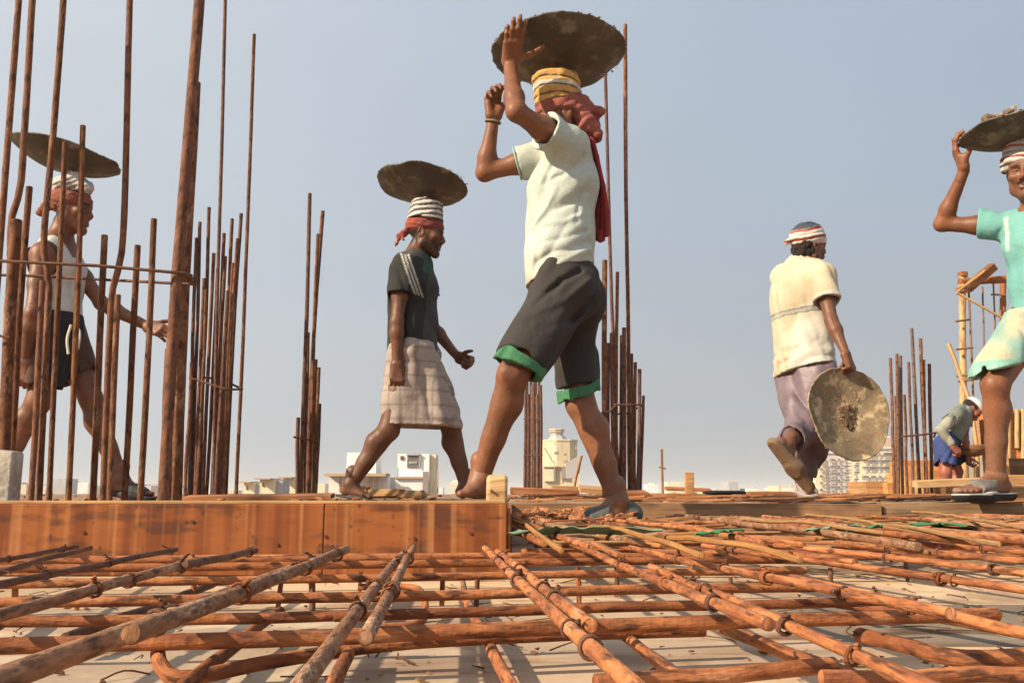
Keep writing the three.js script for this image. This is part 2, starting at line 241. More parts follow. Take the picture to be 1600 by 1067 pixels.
{ // stake at the board's end and the grey one at the far left
  const b = P(777, 788, 2.05), tp = P(777, 741, 2.05); const w = 0.0475;
  const g = new RoundedBoxGeometry(w, tp.y - b.y + 0.02, w, 3, 0.009); boxUV(g, 2.2); const p = g.attributes.position; for (let i = 0; i < p.count; i++) { p.setX(i, p.getX(i) + 0.003 * noise3(p.getY(i) * 30, p.getZ(i) * 20, 4)); if (p.getY(i) > 0.02) p.setY(i, p.getY(i) + 0.005 * noise3(p.getX(i) * 40, p.getZ(i) * 40, 8)); }
  g.computeVertexNormals(); g.translate(b.x, (b.y + tp.y) / 2 - 0.012, b.z);
  const t = thing('wooden_stake', 'short pale square wooden stake at the right end of the orange board', 'stake', V(b.x, b.y - 0.02, b.z)); part('stake_body', g, mWoodPale, t);
  const n = new THREE.CylinderGeometry(0.003, 0.003, 0.012, 8); n.rotateX(Math.PI / 2); const q = P(768, 767, 2.024); n.translate(q.x, q.y, q.z); part('nail', n, mRustDark, t);
  const c = P(8, 788, 2.08), d = P(8, 703, 2.08); const g2 = new RoundedBoxGeometry(0.04, d.y - c.y + 0.02, 0.05, 3, 0.006); boxUV(g2, 2); const p2 = g2.attributes.position; for (let i = 0; i < p2.count; i++) if (p2.getY(i) > 0.03) p2.setY(i, p2.getY(i) - 0.006 * Math.max(0, p2.getX(i) * 60 - 0.2)); g2.computeVertexNormals(); g2.translate(c.x, (c.y + d.y) / 2 - 0.01, c.z);
  solo('concrete_stub', g2, mConc, 'grey concrete stub at the left edge, just behind the orange board', 'concrete post');
}
// ---- timber edge of the deck on the right
{ const t = thing('edge_timber', 'long weathered timber along the deck edge behind the right part of the bar mat', 'timber', V(2.5, FLOOR, -3.8));
  let x = -0.02, k = 0; for (const w of [1.55, 1.25, 1.7, 1.6, 1.9]) { const a = V(x + 0.006, -0.052, -3.80 - (k % 2) * 0.015), b = V(x + w - 0.006, -0.052 + (k % 2 ? 0.004 : -0.004), -3.80 - (k % 2) * 0.015); part('beam', plankAB(a, b, 0.075, 0.105, 0, 1.2), k % 2 ? mWoodGrey : mWood, t); x += w; k++; }
}
{ const a = V(-0.01, -0.06, -2.03), b = V(-0.01, -0.06, -3.76); solo('side_timber', plankAB(a, b, 0.02, 0.115, 0, 1.2), mWoodRed, 'reddish side timber running back from the orange board end', 'timber'); }

// ---------------------------------------------------------------- the tied bar mat
const matThing = thing('rebar_mat', 'rust-orange mat of crossed reinforcing bars tied with wire across the foreground', 'rebar mat', V(0.2, FLOOR, -1.2));
const rods = [];
// [x1, y1, x2, y2 in the photograph, thickness in pixels at the first end, height, material]
function rod(x1, y1, x2, y2, px, h, m, o = {}) { const a = PH(x1, y1, h), b = PH(x2, y2, o.h2 ?? h), r = o.r ?? px / 2 * (-a.z) / FPX * 0.85; const g = bar([a, b], r, { wob: 0.035, bow: o.bow ?? 0.006, seg: 14 }); part(o.name ?? 'bar', g, m, matThing); rods.push({ a, b, r }); return { a, b, r }; }
function tie(q, t, k = 1, o = {}) { const c = L3(q.a, q.b, t), d = q.b.clone().sub(q.a); part('tie_wire', tieWire(c.clone().add(V(0, o.dy ?? -q.r * 0.10, 0)), d, q.r * (o.s ?? 1.10) * k, o.w ?? rr(0.0013, 0.002), o.turns ?? 2, o.tail ?? true), R() < 0.5 ? mWire : mWireDark, matThing); }
const M1 = mRust, M2 = mRustDust, M3 = mRustDark;
// upper bars, running away from the camera
let q;
q = rod(-40, 918, 273, 859, 15, TOP, M3); tie(q, 0.55); q = rod(-20, 898, 140, 855, 12, TOP, M3); q = rod(-30, 880, 120, 854, 10, TOP - 0.004, M3);
q = rod(-60, 975, 312, 877, 27, TOP, M2); tie(q, 0.55, 1.05); tie(q, 0.85); q = rod(290, 884, 400, 860, 15, TOP + 0.002, M3);
q = rod(-50, 1083, 540, 858, 38, TOP - 0.003, M2, { r: 0.0080 }); tie(q, 0.22); q = rod(206, 993, 538, 861, 33, TOP + 0.012, M2, { r: 0.0070, h2: TOP + 0.004 }); tie(q, 0.28, 1.15); tie(q, 0.62, 1.1); tie(q, 0.9, 1.15);
q = rod(430, 1105, 634, 863, 42, TOP, M2); tie(q, 0.5, 1.1); tie(q, 0.8); q = rod(574, 992, 646, 857, 29, TOP + 0.002, M2); tie(q, 0.3, 1.1, { turns: 3 }); tie(q, 0.75, 1.1, { turns: 3 });
q = rod(1003, 1085, 757, 857, 39, TOP, mRustLight); tie(q, 0.12, 1.05, { tail: false }); tie(q, 0.5, 1.15); tie(q, 0.74, 1.1); q = rod(924, 978, 778, 863, 27, TOP + 0.002, mRustLight); tie(q, 0.22); tie(q, 0.6, 1.1);
q = rod(1200, 976, 893, 850, 25, TOP + 0.010, mRustLight, { h2: TOP }); tie(q, 0.12, 1.05, { turns: 3 }); tie(q, 0.5, 1.1, { turns: 3 }); tie(q, 0.8, 1.1, { turns: 3 }); q = rod(1470, 1085, 1020, 885, 30, TOP - 0.002, mRustLight); tie(q, 0.3, 1.1); tie(q, 0.62, 1.1);
q = rod(1484, 961, 983, 857, 23, TOP + 0.008, mRustLight, { h2: TOP }); tie(q, 0.36, 1.1, { turns: 3 }); tie(q, 0.7, 1.1, { turns: 3 }); q = rod(1760, 1023, 1240, 905, 27, TOP - 0.003, mRustLight); tie(q, 0.5, 1.1);
q = rod(1720, 938, 1098, 853, 18, TOP, M1); tie(q, 0.25, 1.1); tie(q, 0.62, 1.1); tie(q, 0.85); q = rod(1340, 881, 1108, 850, 13, TOP + 0.004, M1);
q = rod(1760, 912, 1210, 852, 17, TOP, mRustLight); tie(q, 0.55, 1.1); q = rod(1700, 886, 1310, 849, 15, TOP, M1); tie(q, 0.5, 1.1); q = rod(1750, 874, 1392, 846, 13, TOP, M1); q = rod(1750, 858, 1440, 838, 12, TOP, mRustLight);
for (const k of rods.slice()) for (const t of [rr(0.05, 0.45), rr(0.5, 0.98)]) if (R() < 0.75) tie(k, t, 1.0, { w: rr(0.001, 0.0016), turns: R() < 0.5 ? 1 : 2 });
// cross bars under them
q = rod(-60, 1006.5, 1560, 962, 27, LOW, M1, { r: 0.0074, bow: 0.008 });
rod(-60, 943, 1300, 917, 19, LOW, M1, { r: 0.0066 }); rod(-60, 972, 560, 962, 15, LOW + 0.002, mRust2, { r: 0.0058 }); rod(520, 964, 1380, 938, 15, LOW + 0.002, mRust2, { r: 0.0056 });
rod(-60, 913, 1260, 892, 13, LOW, M1, { r: 0.0062 }); rod(-40, 890, 1330, 873, 13, LOW, mRust2, { r: 0.0072 }); rod(140, 873, 1500, 863, 10, LOW, M1, { r: 0.0062 }); rod(-40, 879, 1100, 868, 10, LOW - 0.004, mRust2, { r: 0.006 });
rod(930, 1064, 1306, 1041, 26, LOW, M1, { r: 0.0060 }); rod(1290, 1062, 1720, 1052, 26, LOW - 0.004, mRustLight, { r: 0.0058 });
{ // bent bottom bars with hooked ends
  const pth = (l, r, m, seg = 12) => part('bent_bar', bar(l.map(([x, y, h]) => PH(x, y, h)), r, { smooth: true, step: 0.012, seg, wob: 0.03 }), m, matThing);
  pth([[247, 1008, LOW - 0.01], [246, 1020, LOW - 0.014], [252, 1042, LOW - 0.02], [268, 1058, LOW - 0.026], [300, 1058, LOW - 0.026], [400, 1038, LOW - 0.025], [490, 1023, LOW - 0.022], [600, 1008, LOW - 0.017], [720, 999, LOW - 0.013], [900, 991, LOW - 0.013], [1100, 985, LOW - 0.013]], 0.0065, mRust);
  pth([[560, 917, LOW - 0.012], [625, 917, LOW - 0.012], [648, 919, LOW - 0.013], [661, 930, LOW - 0.018], [664, 950, LOW - 0.027], [661, 968, LOW - 0.035], [645, 977, LOW - 0.036], [600, 980, LOW - 0.036]], 0.0052, mRust);
  pth([[1344, 992, DIAG + 0.004], [1420, 1010, DIAG + 0.006], [1470, 1024, DIAG + 0.008], [1520, 1030, DIAG + 0.01], [1600, 1027, DIAG + 0.012], [1720, 1021, DIAG + 0.014]], 0.0078, mRust);
}
// lower diagonal bars close to the floor
rod(262, 1085, 436, 955, 24, DIAG, mRust2, { r: 0.0065 }); rod(510, 1100, 548, 1012, 26, DIAG, M1, { r: 0.0065 }); rod(820, 1105, 728, 940, 22, DIAG, mRustLight, { r: 0.0057 }); rod(1080, 1072, 962, 985, 26, DIAG, M1, { r: 0.0055 }); rod(1400, 1085, 1130, 982, 26, DIAG, M1, { r: 0.0065 }); rod(1760, 1012, 1300, 940, 24, DIAG, M1, { r: 0.0068 }); rod(600, 905, 560, 960, 14, DIAG, M3, { r: 0.0053 }); rod(100, 1000, 330, 915, 18, DIAG, M3, { r: 0.0061 }); rod(740, 960, 722, 912, 14, DIAG, mRustDust, { r: 0.0046 }); rod(-20, 985, 60, 940, 26, DIAG - 0.004, mRust2, { r: 0.0076 });
// little vertical chairs holding the mat up
for (const [x, y] of [[433, 905], [487, 905], [690, 900], [744, 902], [905, 905], [965, 884], [118, 905], [20, 912], [300, 905], [1145, 900], [1300, 885], [905, 884], [560, 890], [1085, 880], [1420, 872]]) { const c = PH(x, y, LOW); part('chair_bar', bar([V(c.x, FLOOR + 0.001, c.z - 0.01), V(c.x + rr(-0.004, 0.004), LOW - 0.004, c.z - 0.012)], rr(0.003, 0.005), { seg: 8 }), R() < 0.5 ? mRust : mRustDark, matThing); }
// far bars on the right, to the deck edge
for (let i = 0; i < 30; i++) { const x = 0.06 + i * 0.105 + rr(-0.02, 0.02), n = rr(1.5, 2.0), f = Math.min(3.68, n + rr(1.2, 2.2)), s = rr(-0.07, 0.03); const a = V(x + s * 0.5 * n, TOP + 0.008 + rr(-0.004, 0.006), -n), b = V(x + s * f + rr(-0.15, 0.05), TOP + 0.008 + rr(-0.004, 0.006), -f); part('bar', bar([a, b], rr(0.0055, 0.0085), { bow: 0.012, seg: 9 }), [mRust, mRustLight, mRustDust, mRust2][i % 4], matThing); }
for (let i = 0; i < 18; i++) { const z = 1.80 + i * 0.106 + rr(-0.03, 0.03), x0 = z < 2.02 ? 0.02 : rr(0.02, 0.35), x1 = rr(1.6, 3.6); part('bar', bar([V(x0, LOW + rr(-0.004, 0.008), -z), V(x1, LOW + rr(-0.004, 0.012), -z + rr(-0.12, 0.12))], rr(0.005, 0.0085), { bow: 0.012, seg: 9 }), [mRust2, mRust, mRustDark][i % 3], matThing); }
// ---- off-cuts and splinters of wood lying on and below the far bars
{ const g = []; for (let i = 0; i < 330; i++) { const z = 1.8 + 1.9 * Math.pow(R(), 0.75), x = 0.05 + R() * 0.75 * z, l = rr(0.05, 0.42), a = rr(-0.5, 0.5) + (R() < 0.25 ? 1.2 : 0), y = lerp(LOW + 0.012, TOP + 0.002, R()) + 0.004 * sstep(2.4, 3.6, z); g.push(plankAB(V(x, y, -z), V(x + l * Math.cos(a), y + rr(-0.008, 0.012), -z + l * Math.sin(a)), rr(0.005, 0.019), rr(0.004, 0.010), rr(-0.5, 0.5), 2)); }
  const a = [], b = [], c = []; g.forEach((x, i) => [a, b, c][i % 3].push(x));
  const t = thing('wood_scraps', 'scattered brown wood off-cuts and splinters over the far part of the bar mat', 'wood scraps', V(1.2, FLOOR, -2.8)); t.userData.kind = 'stuff';
  part('splinters', mg(a), mWood, t); part('offcuts', mg(b), mWoodRed, t); part('laths', mg(c), mat(tWoodPale, { color: lin(0.62, 0.42, 0.30), bump: 0.002 }), t); for (const k of t.children) k.userData.kind = 'stuff'; }
{ const g = []; for (let i = 0; i < 240; i++) { const pts = []; const s = rr(0.008, 0.026); for (let k = 0; k < 10; k++) pts.push(V(rr(-1, 1) * s * 1.5, rr(-1, 1) * s * 0.7, rr(-1, 1) * s)); const h = new ConvexGeometry(pts); boxUV(h, 4, R(), R()); const z = rr(3.0, 3.68), x = 0.0 + R() * 0.42 + 0.02; h.translate(x, LOW + 0.01 + R() * 0.05 * sstep(3.0, 3.5, z), -z); g.push(h); }
  const m = solo('rubble_heap', mg(g), mat(tDirt, { color: lin(1.5, 1.05, 0.8), bump: 0.004 }), 'heap of small reddish chips against the deck edge, left of the walking foot', 'rubble'); m.userData.kind = 'stuff'; }
{ const g = []; for (let i = 0; i < 420; i++) { const z = rr(0.72, 1.9), x = rr(-0.62, 0.66) * z, k = R(), s = rr(0.0012, 0.0045); if (k < 0.72) { const pts = []; for (let j = 0; j < 8; j++) pts.push(V(rr(-1.5, 1.5) * s, rr(-0.4, 0.8) * s, rr(-1, 1) * s)); const h = new ConvexGeometry(pts); boxUV(h, 6, R(), R()); h.translate(x, FLOOR + s * 0.3 + 0.0015, -z); g.push(h); } else { const a = R() * 6.28, l = rr(0.01, 0.05), p = V(x, FLOOR + 0.003, -z); g.push(bar([p, p.clone().add(V(Math.cos(a) * l, rr(0, 0.006), Math.sin(a) * l)), p.clone().add(V(Math.cos(a + 0.4) * l * 1.8, rr(0, 0.01), Math.sin(a + 0.4) * l * 1.8))], rr(0.0006, 0.0012), { smooth: true, seg: 5, step: 0.01 })); } }
  const m = solo('floor_litter', mg(g), mat(tDirt, { color: lin(0.9, 0.75, 0.62) }), 'crumbs, wire ends and splinters on the formwork floor under the bars', 'litter'); m.userData.kind = 'stuff'; }
// long loose laths
const laths = [[800, 812, 880, 862, 'thin bent lath crossing towards the stake end of the mat'], [946, 824, 1092, 866, 'pale lath slanting down from the grey sandal'], [1170, 812, 1380, 832, 'brown lath left of the middle green strip'], [1262, 806, 1482, 838, 'tan lath crossing over the middle green strip'], [1425, 800, 1640, 832, 'pale lath crossing beyond the right green strip'], [1040, 840, 1250, 872, 'tan lath lying between two tied bars, right of the sandal'], [1330, 815, 1560, 850, 'yellowish lath over the right green strip']];
for (const [x1, y1, x2, y2, l] of laths) { const a = PH(x1, y1, TOP + 0.024), b = PH(x2, y2, TOP + 0.022); solo('wooden_lath', bar([a, L3(a, b, 0.5).add(V(0, 0.006, 0)), b], 0.0046, { smooth: true, seg: 8, wob: 0.25, bow: 0.01 }), R() < 0.5 ? mWoodTan : mat(tWoodPale, { color: lin(0.8, 0.6, 0.42) }), l, 'lath', 'loose wooden laths'); }
{ // green strips
  const mg1 = mat(null, { color: lin(0.05, 0.19, 0.07), roughness: 0.6 }), mg2 = mat(null, { color: lin(0.20, 0.30, 0.19), roughness: 0.7 });
  const strip = (pts, w, m, l) => { const path = new THREE.CatmullRomCurve3(pts.map(([x, y]) => PH(x, y, TOP + 0.021))), n = 60, pos = [], idx = [], uv = []; for (let i = 0; i <= n; i++) { const c = path.getPointAt(i / n), T = path.getTangentAt(i / n), s = V(-T.z, 0, T.x).normalize(), ww = w * Math.pow(Math.sin(Math.PI * clamp(0.04 + 0.92 * i / n)), 0.5) * (1 + 0.25 * noise3(i * 0.2, 3, pts[0][0])); const tw = 0.25 + 0.5 * noise3(i * 0.06, 7, pts[0][0]); for (const [k, dy] of [[-1, 0], [0, 0.003], [1, 0], [1, -0.003], [0, 0], [-1, -0.003]]) { pos.push(c.x + s.x * k * ww, c.y + dy + k * ww * 0.45 * tw + 0.003 * noise3(i * 0.3, k, 1), c.z + s.z * k * ww); uv.push(i / n, k); } }
    for (let i = 0; i < n; i++) for (let k = 0; k < 6; k++) { const a = i * 6 + k, b = i * 6 + (k + 1) % 6; idx.push(a, b, a + 6, b, b + 6, a + 6); } const g = new THREE.BufferGeometry(); g.setAttribute('position', new THREE.Float32BufferAttribute(pos, 3)); g.setAttribute('uv', new THREE.Float32BufferAttribute(uv, 2)); g.setIndex(idx); g.computeVertexNormals(); m.side = THREE.DoubleSide; solo('green_strip', g, m, l, 'green strip', 'green strips on the bar mat'); };
  strip([[796, 833], [860, 828], [950, 829], [1035, 829]], 0.022, mg2, 'long pale green strip lying under the grey sandal');
  strip([[1090, 834], [1120, 831], [1160, 828]], 0.02, mg1, 'short bright green strip just right of the walking foot');
  strip([[1262, 828], [1300, 824], [1340, 821]], 0.018, mg2, 'pale green strip, left end of the run of green strips on the right');
  strip([[1330, 828], [1370, 824], [1430, 823]], 0.028, mg1, 'dark green strip in the middle of the run on the right');
  strip([[1425, 819], [1470, 818], [1520, 824]], 0.034, mg1, 'wide dark green strip under the laths at the right');
}
// ---- things on the deck behind: planks, troughs, bits
const deckPlank = (x1, y1, x2, y2, Z, w, t, m, l, c = 'plank') => { const a = P(x1, y1, Z), b = P(x2, y2, Z); solo('plank', plankAB(a, b, w, t, 0.1, 1), m, l, c); };
deckPlank(290, 777, 520, 776, 4.2, 0.09, 0.02, mWoodRed, 'brown plank lying on the deck before the left bundle of standing bars');
deckPlank(797, 766, 905, 770, 8.2, 0.1, 0.05, mWoodRed, 'reddish pole lying behind the legs of the tall walker', 'pole');
deckPlank(905, 764, 1000, 770, 8.0, 0.3, 0.04, mWoodTan, 'tan board lying flat between the rear leg and the standing bars');
deckPlank(1170, 771, 1240, 772, 7.5, 0.10, 0.03, mWoodRed, 'orange-brown plank lying just left of the lifted shoe');
deckPlank(1040, 763, 1110, 766, 9, 0.12, 0.03, mWoodRed, 'thin plank right of the upright block');
deckPlank(955, 772, 1012, 774, 5.4, 0.2, 0.04, mWoodRed, 'red-brown board at the foot of the bars right of the tall walker');
deckPlank(1430, 757, 1545, 752, 8.2, 0.1, 0.06, mWoodPale, 'pale plank in front of the bending worker');
deckPlank(1540, 768, 1640, 764, 6.5, 0.14, 0.06, mWoodTan, 'tan plank behind the right-hand sandal');
for (const [x, y, w, tilt, l] of [[592, 771, 0.30, 0.06, 'wider wooden tray on the deck below the skirt'], [642, 772, 0.155, -0.04, 'small wooden tray on the deck below the front leg of the skirted man'], [560, 772, 0.12, 0.3, 'narrow wooden tray by the rear foot of the skirted man']]) { const Z = 5.7, c = P(x, y, Z), h = 0.034; const t = thing('wooden_tray', l, 'tray', V(c.x, c.y - h, c.z), 'wooden trays on the deck'); for (const s of [-1, 1]) { part('side_board', plankAB(V(c.x - w / 2, c.y, c.z + s * 0.09), V(c.x + w / 2, c.y + tilt * 0.1, c.z + s * 0.09), h * 1.5, 0.012, Math.PI / 2 - s * 0.5, 2), s > 0 ? mWoodTan : mWoodRed, t); part('end_board', plankAB(V(c.x + s * w / 2, c.y, c.z - 0.09), V(c.x + s * w / 2, c.y, c.z + 0.09), h * 1.5, 0.012, Math.PI / 2 + s * 0.5, 2), mWood, t); } part('bottom', bx(c.x, c.y - h * 0.7, c.z, w * 0.92, 0.01, 0.15, 0.002, 2), mWood, t); }
{ const c = P(1078, 772, 8), d = P(1078, 738, 8); const g = bx(c.x, (c.y + d.y) / 2, c.z, 0.075, d.y - c.y, 0.06, 0.006, 3); solo('wooden_block', g, mWoodTan, 'upright brown wooden block standing alone on the deck, right of the tall bars', 'block'); }
{ const a = P(1036, 775, 9), b = P(1034, 702, 9); const t = thing('marker_stick', 'thin wooden stick with a cross nub standing near the upright block', 'stick', a); part('stick', bar([a, b], 0.012, { seg: 8, wob: 0.15 }), mWood, t); const m = P(1035, 730, 9); part('nub', bar([m.clone().add(V(-0.03, 0, 0)), m.clone().add(V(0.035, -0.015, 0))], 0.008, { seg: 6 }), mWood, t); }
{ const g = []; for (let i = 0; i < 5; i++) { const a = P(1118 + i * 9, 769, 8 + i * 0.05); const h = new THREE.SphereGeometry(0.09, 16, 10); h.scale(1.3 - 0.12 * i, 0.22, 1); h.translate(a.x, a.y - 0.004, a.z); g.push(h); } solo('tar_sheet', mg(g), mat(null, { color: lin(0.015, 0.015, 0.018), roughness: 0.8 }), 'crumpled black sheet lying on the deck midway along the skyline', 'sheet'); }
{ const g = []; for (let i = 0; i < 520; i++) { const left = R() < 0.4, z = left ? rr(2.2, 9) : rr(3.95, 11), x = left ? rr(-0.58, 0.0) * z : rr(0.0, 0.62) * z, s = rr(0.005, 0.02) * (0.6 + z * 0.09), pts = []; if (left && x > -0.03) continue; for (let k = 0; k < 9; k++) pts.push(V(rr(-1.6, 1.6) * s, rr(-0.5, 0.8) * s, rr(-1, 1) * s)); const h = new ConvexGeometry(pts); boxUV(h, 3, R(), R()); h.translate(x, earth(x, -z) + s * 0.2, -z); g.push(h); }
  for (let i = 0; i < 190; i++) { const z = rr(3.95, 8), x = rr(-0.1, 0.65) * z, l = rr(0.1, 0.5), a = rr(-0.5, 0.5); if (x < 0.05) continue; g.push(plankAB(V(x, earth(x, -z) + 0.008, -z), V(x + l, earth(x, -z) + rr(0.006, 0.022), -z + l * Math.sin(a)), rr(0.01, 0.05), 0.01, 0, 2)); }
  const m = solo('deck_litter', mg(g), mat(tWood, { color: lin(1.15, 0.9, 0.75), bump: 0.003 }), 'small stones, chips and sticks strewn over the deck', 'litter'); m.userData.kind = 'stuff'; }
// ---------------------------------------------------------------- standing column bars
const CG = 'bundles of starter bars standing on the deck';
function cage(label, Z, list, rings, base, m, grp = CG, dz = 0.3) { // list: pixel paths from top to bottom, with thickness in pixels
  const c = P(base[0], base[1], Z), t = thing('column_bars', label, 'starter bars', V(c.x, 0, c.z), grp);
  list.forEach((e, i) => { const [px, ...pts] = e, z = Z + ((i * 0.618) % 1 - 0.5) * dz, w = pts.map(([x, y]) => P(x, y, z)), f = w[w.length - 1]; if (f.y > 0.0) { const k = w[w.length - 2].clone().sub(f).normalize(); f.addScaledVector(k, -(f.y + 0.02) / Math.max(0.5, k.y)); }
    part('bar', bar(w, px / 2 * z / FPX * 0.93, { smooth: w.length > 2, step: 0.05, seg: px > 8 ? 12 : 8, bow: px > 8 ? 0.004 : 0.009, wob: 0.05 }), Array.isArray(m) ? m[i % m.length] : m, t); });
  for (const [px, closed, ...pts] of rings) part('stirrup', bar(pts.map(([x, y, z]) => P(x, y, z ?? Z)), px / 2 * Z / FPX, { smooth: false, step: 0.03, seg: 7, wob: 0.04 }), mRustDark, t);
  return t;
}
// the near one on the left, seen before the first carrier
cage('tall near starter bars on the far left before the man in the tank top', 2.3, [
  [11, [33, -60], [29, 0], [12, 206], [0, 371], [-22, 700], [-28, 785]],
  [11.5, [53, -60], [49, 0], [37, 206], [29, 300], [17, 338], [14, 420], [8, 700], [6, 785]],
  [19, [24, 344], [13, 530], [2, 785]], [11, [45, 292], [29, 495], [12, 785]],
  [11, [102, -60], [99, 0], [82, 206], [68, 395], [76, 440], [73, 515], [60, 785]], [10, [67, 440], [46, 785]],
  [9, [101, 222], [76, 785]], [9.5, [129, 196], [107, 785]], [11, [162, 368], [143, 785]],
  [11, [204, -60], [202, 0], [188, 405], [178, 437], [174, 460], [160, 785]], [10, [184, 461], [170, 785]], [10.5, [215, 384], [193, 785]], [10.5, [240, 342], [219, 785]],
  [19, [316, -60], [311, 0], [288, 280], [273, 470], [268, 560]], [21, [303, 130], [297, 260], [288, 430], [280, 600], [273, 785]], [17, [265, 545], [257, 785]], [13, [293, 330], [289, 420]],
], [[5, 0, [-80, 404, 2.1], [150, 415, 2.12], [288, 427, 2.16], [298, 432, 2.18], [296, 442, 2.2]], [5, 0, [-80, 429, 2.45], [30, 430, 2.45], [160, 437, 2.43], [300, 444, 2.3], [298, 430, 2.2]], [4, 0, [-60, 512, 2.2], [14, 528, 2.2]]], [140, 785], [mRustBrown, mRustBrown2, mRustBrown, mat(tRust, { color: lin(0.55, 0.6, 0.66), roughness: 0.75, bump: 0.0012 })], CG, 0.26);
// second bundle
const bt = [[299, 567], [306, 372], [322, 452], [340, 420], [359, 470], [370, 372], [312, 348], [318, 436], [327, 325], [332, 396], [352, -60], [349, 365], [352, 401], [355, 454], [363, 342], [365, 412], [375, 333], [397, 53]];
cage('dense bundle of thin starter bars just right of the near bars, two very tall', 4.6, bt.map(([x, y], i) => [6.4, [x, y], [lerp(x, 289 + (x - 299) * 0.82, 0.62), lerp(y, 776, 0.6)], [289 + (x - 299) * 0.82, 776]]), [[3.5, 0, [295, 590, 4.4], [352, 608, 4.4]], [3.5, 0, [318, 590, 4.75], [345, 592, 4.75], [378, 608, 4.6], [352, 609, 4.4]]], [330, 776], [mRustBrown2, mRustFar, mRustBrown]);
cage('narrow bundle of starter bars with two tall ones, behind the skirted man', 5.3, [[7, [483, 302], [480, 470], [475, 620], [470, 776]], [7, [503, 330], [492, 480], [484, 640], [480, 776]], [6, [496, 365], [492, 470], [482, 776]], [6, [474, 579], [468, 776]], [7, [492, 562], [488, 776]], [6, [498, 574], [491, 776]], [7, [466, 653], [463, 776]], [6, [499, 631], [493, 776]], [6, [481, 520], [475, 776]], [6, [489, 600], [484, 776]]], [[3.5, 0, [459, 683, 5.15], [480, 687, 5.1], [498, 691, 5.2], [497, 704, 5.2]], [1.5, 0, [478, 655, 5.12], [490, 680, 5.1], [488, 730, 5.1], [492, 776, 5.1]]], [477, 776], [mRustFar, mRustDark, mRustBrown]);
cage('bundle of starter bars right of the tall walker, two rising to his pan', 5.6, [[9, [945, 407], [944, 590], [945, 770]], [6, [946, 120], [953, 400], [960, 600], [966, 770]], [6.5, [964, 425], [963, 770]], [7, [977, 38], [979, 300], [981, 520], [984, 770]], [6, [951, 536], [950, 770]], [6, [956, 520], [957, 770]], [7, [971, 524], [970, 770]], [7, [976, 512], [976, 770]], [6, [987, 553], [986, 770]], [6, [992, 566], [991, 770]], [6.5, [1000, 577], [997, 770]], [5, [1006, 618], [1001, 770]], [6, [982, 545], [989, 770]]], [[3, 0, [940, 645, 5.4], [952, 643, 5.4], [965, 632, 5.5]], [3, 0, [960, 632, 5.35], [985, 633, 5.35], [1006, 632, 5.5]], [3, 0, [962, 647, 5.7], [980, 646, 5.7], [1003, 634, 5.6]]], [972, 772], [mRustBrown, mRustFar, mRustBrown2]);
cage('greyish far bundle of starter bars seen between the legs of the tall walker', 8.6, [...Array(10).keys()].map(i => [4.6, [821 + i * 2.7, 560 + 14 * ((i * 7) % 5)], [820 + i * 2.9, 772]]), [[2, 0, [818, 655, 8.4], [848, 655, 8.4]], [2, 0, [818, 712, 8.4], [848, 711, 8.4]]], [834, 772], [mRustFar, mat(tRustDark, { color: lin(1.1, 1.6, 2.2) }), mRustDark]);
cage('open far bundle of starter bars left of the bending worker', 8.4, [[5.5, [1392, 560], [1398, 772]], [5.5, [1403, 553], [1405, 772]], [5.5, [1408, 556], [1411, 772]], [5, [1401, 619], [1402, 772]], [5, [1414, 617], [1418, 772]], [5, [1421, 566], [1428, 772]], [6, [1425, 513], [1438, 772]], [6, [1439, 529], [1449, 772]], [5, [1444, 562], [1448, 772]], [6, [1453, 569], [1457, 772]]], [[3, 0, [1410, 682, 8.2], [1445, 679, 8.2], [1463, 676, 8.3], [1460, 683, 8.5]]], [1425, 772], [mRustBrown, mRustFar, mat(tRustDark, { color: lin(1.1, 1.6, 2.2) }), mRustBrown]);

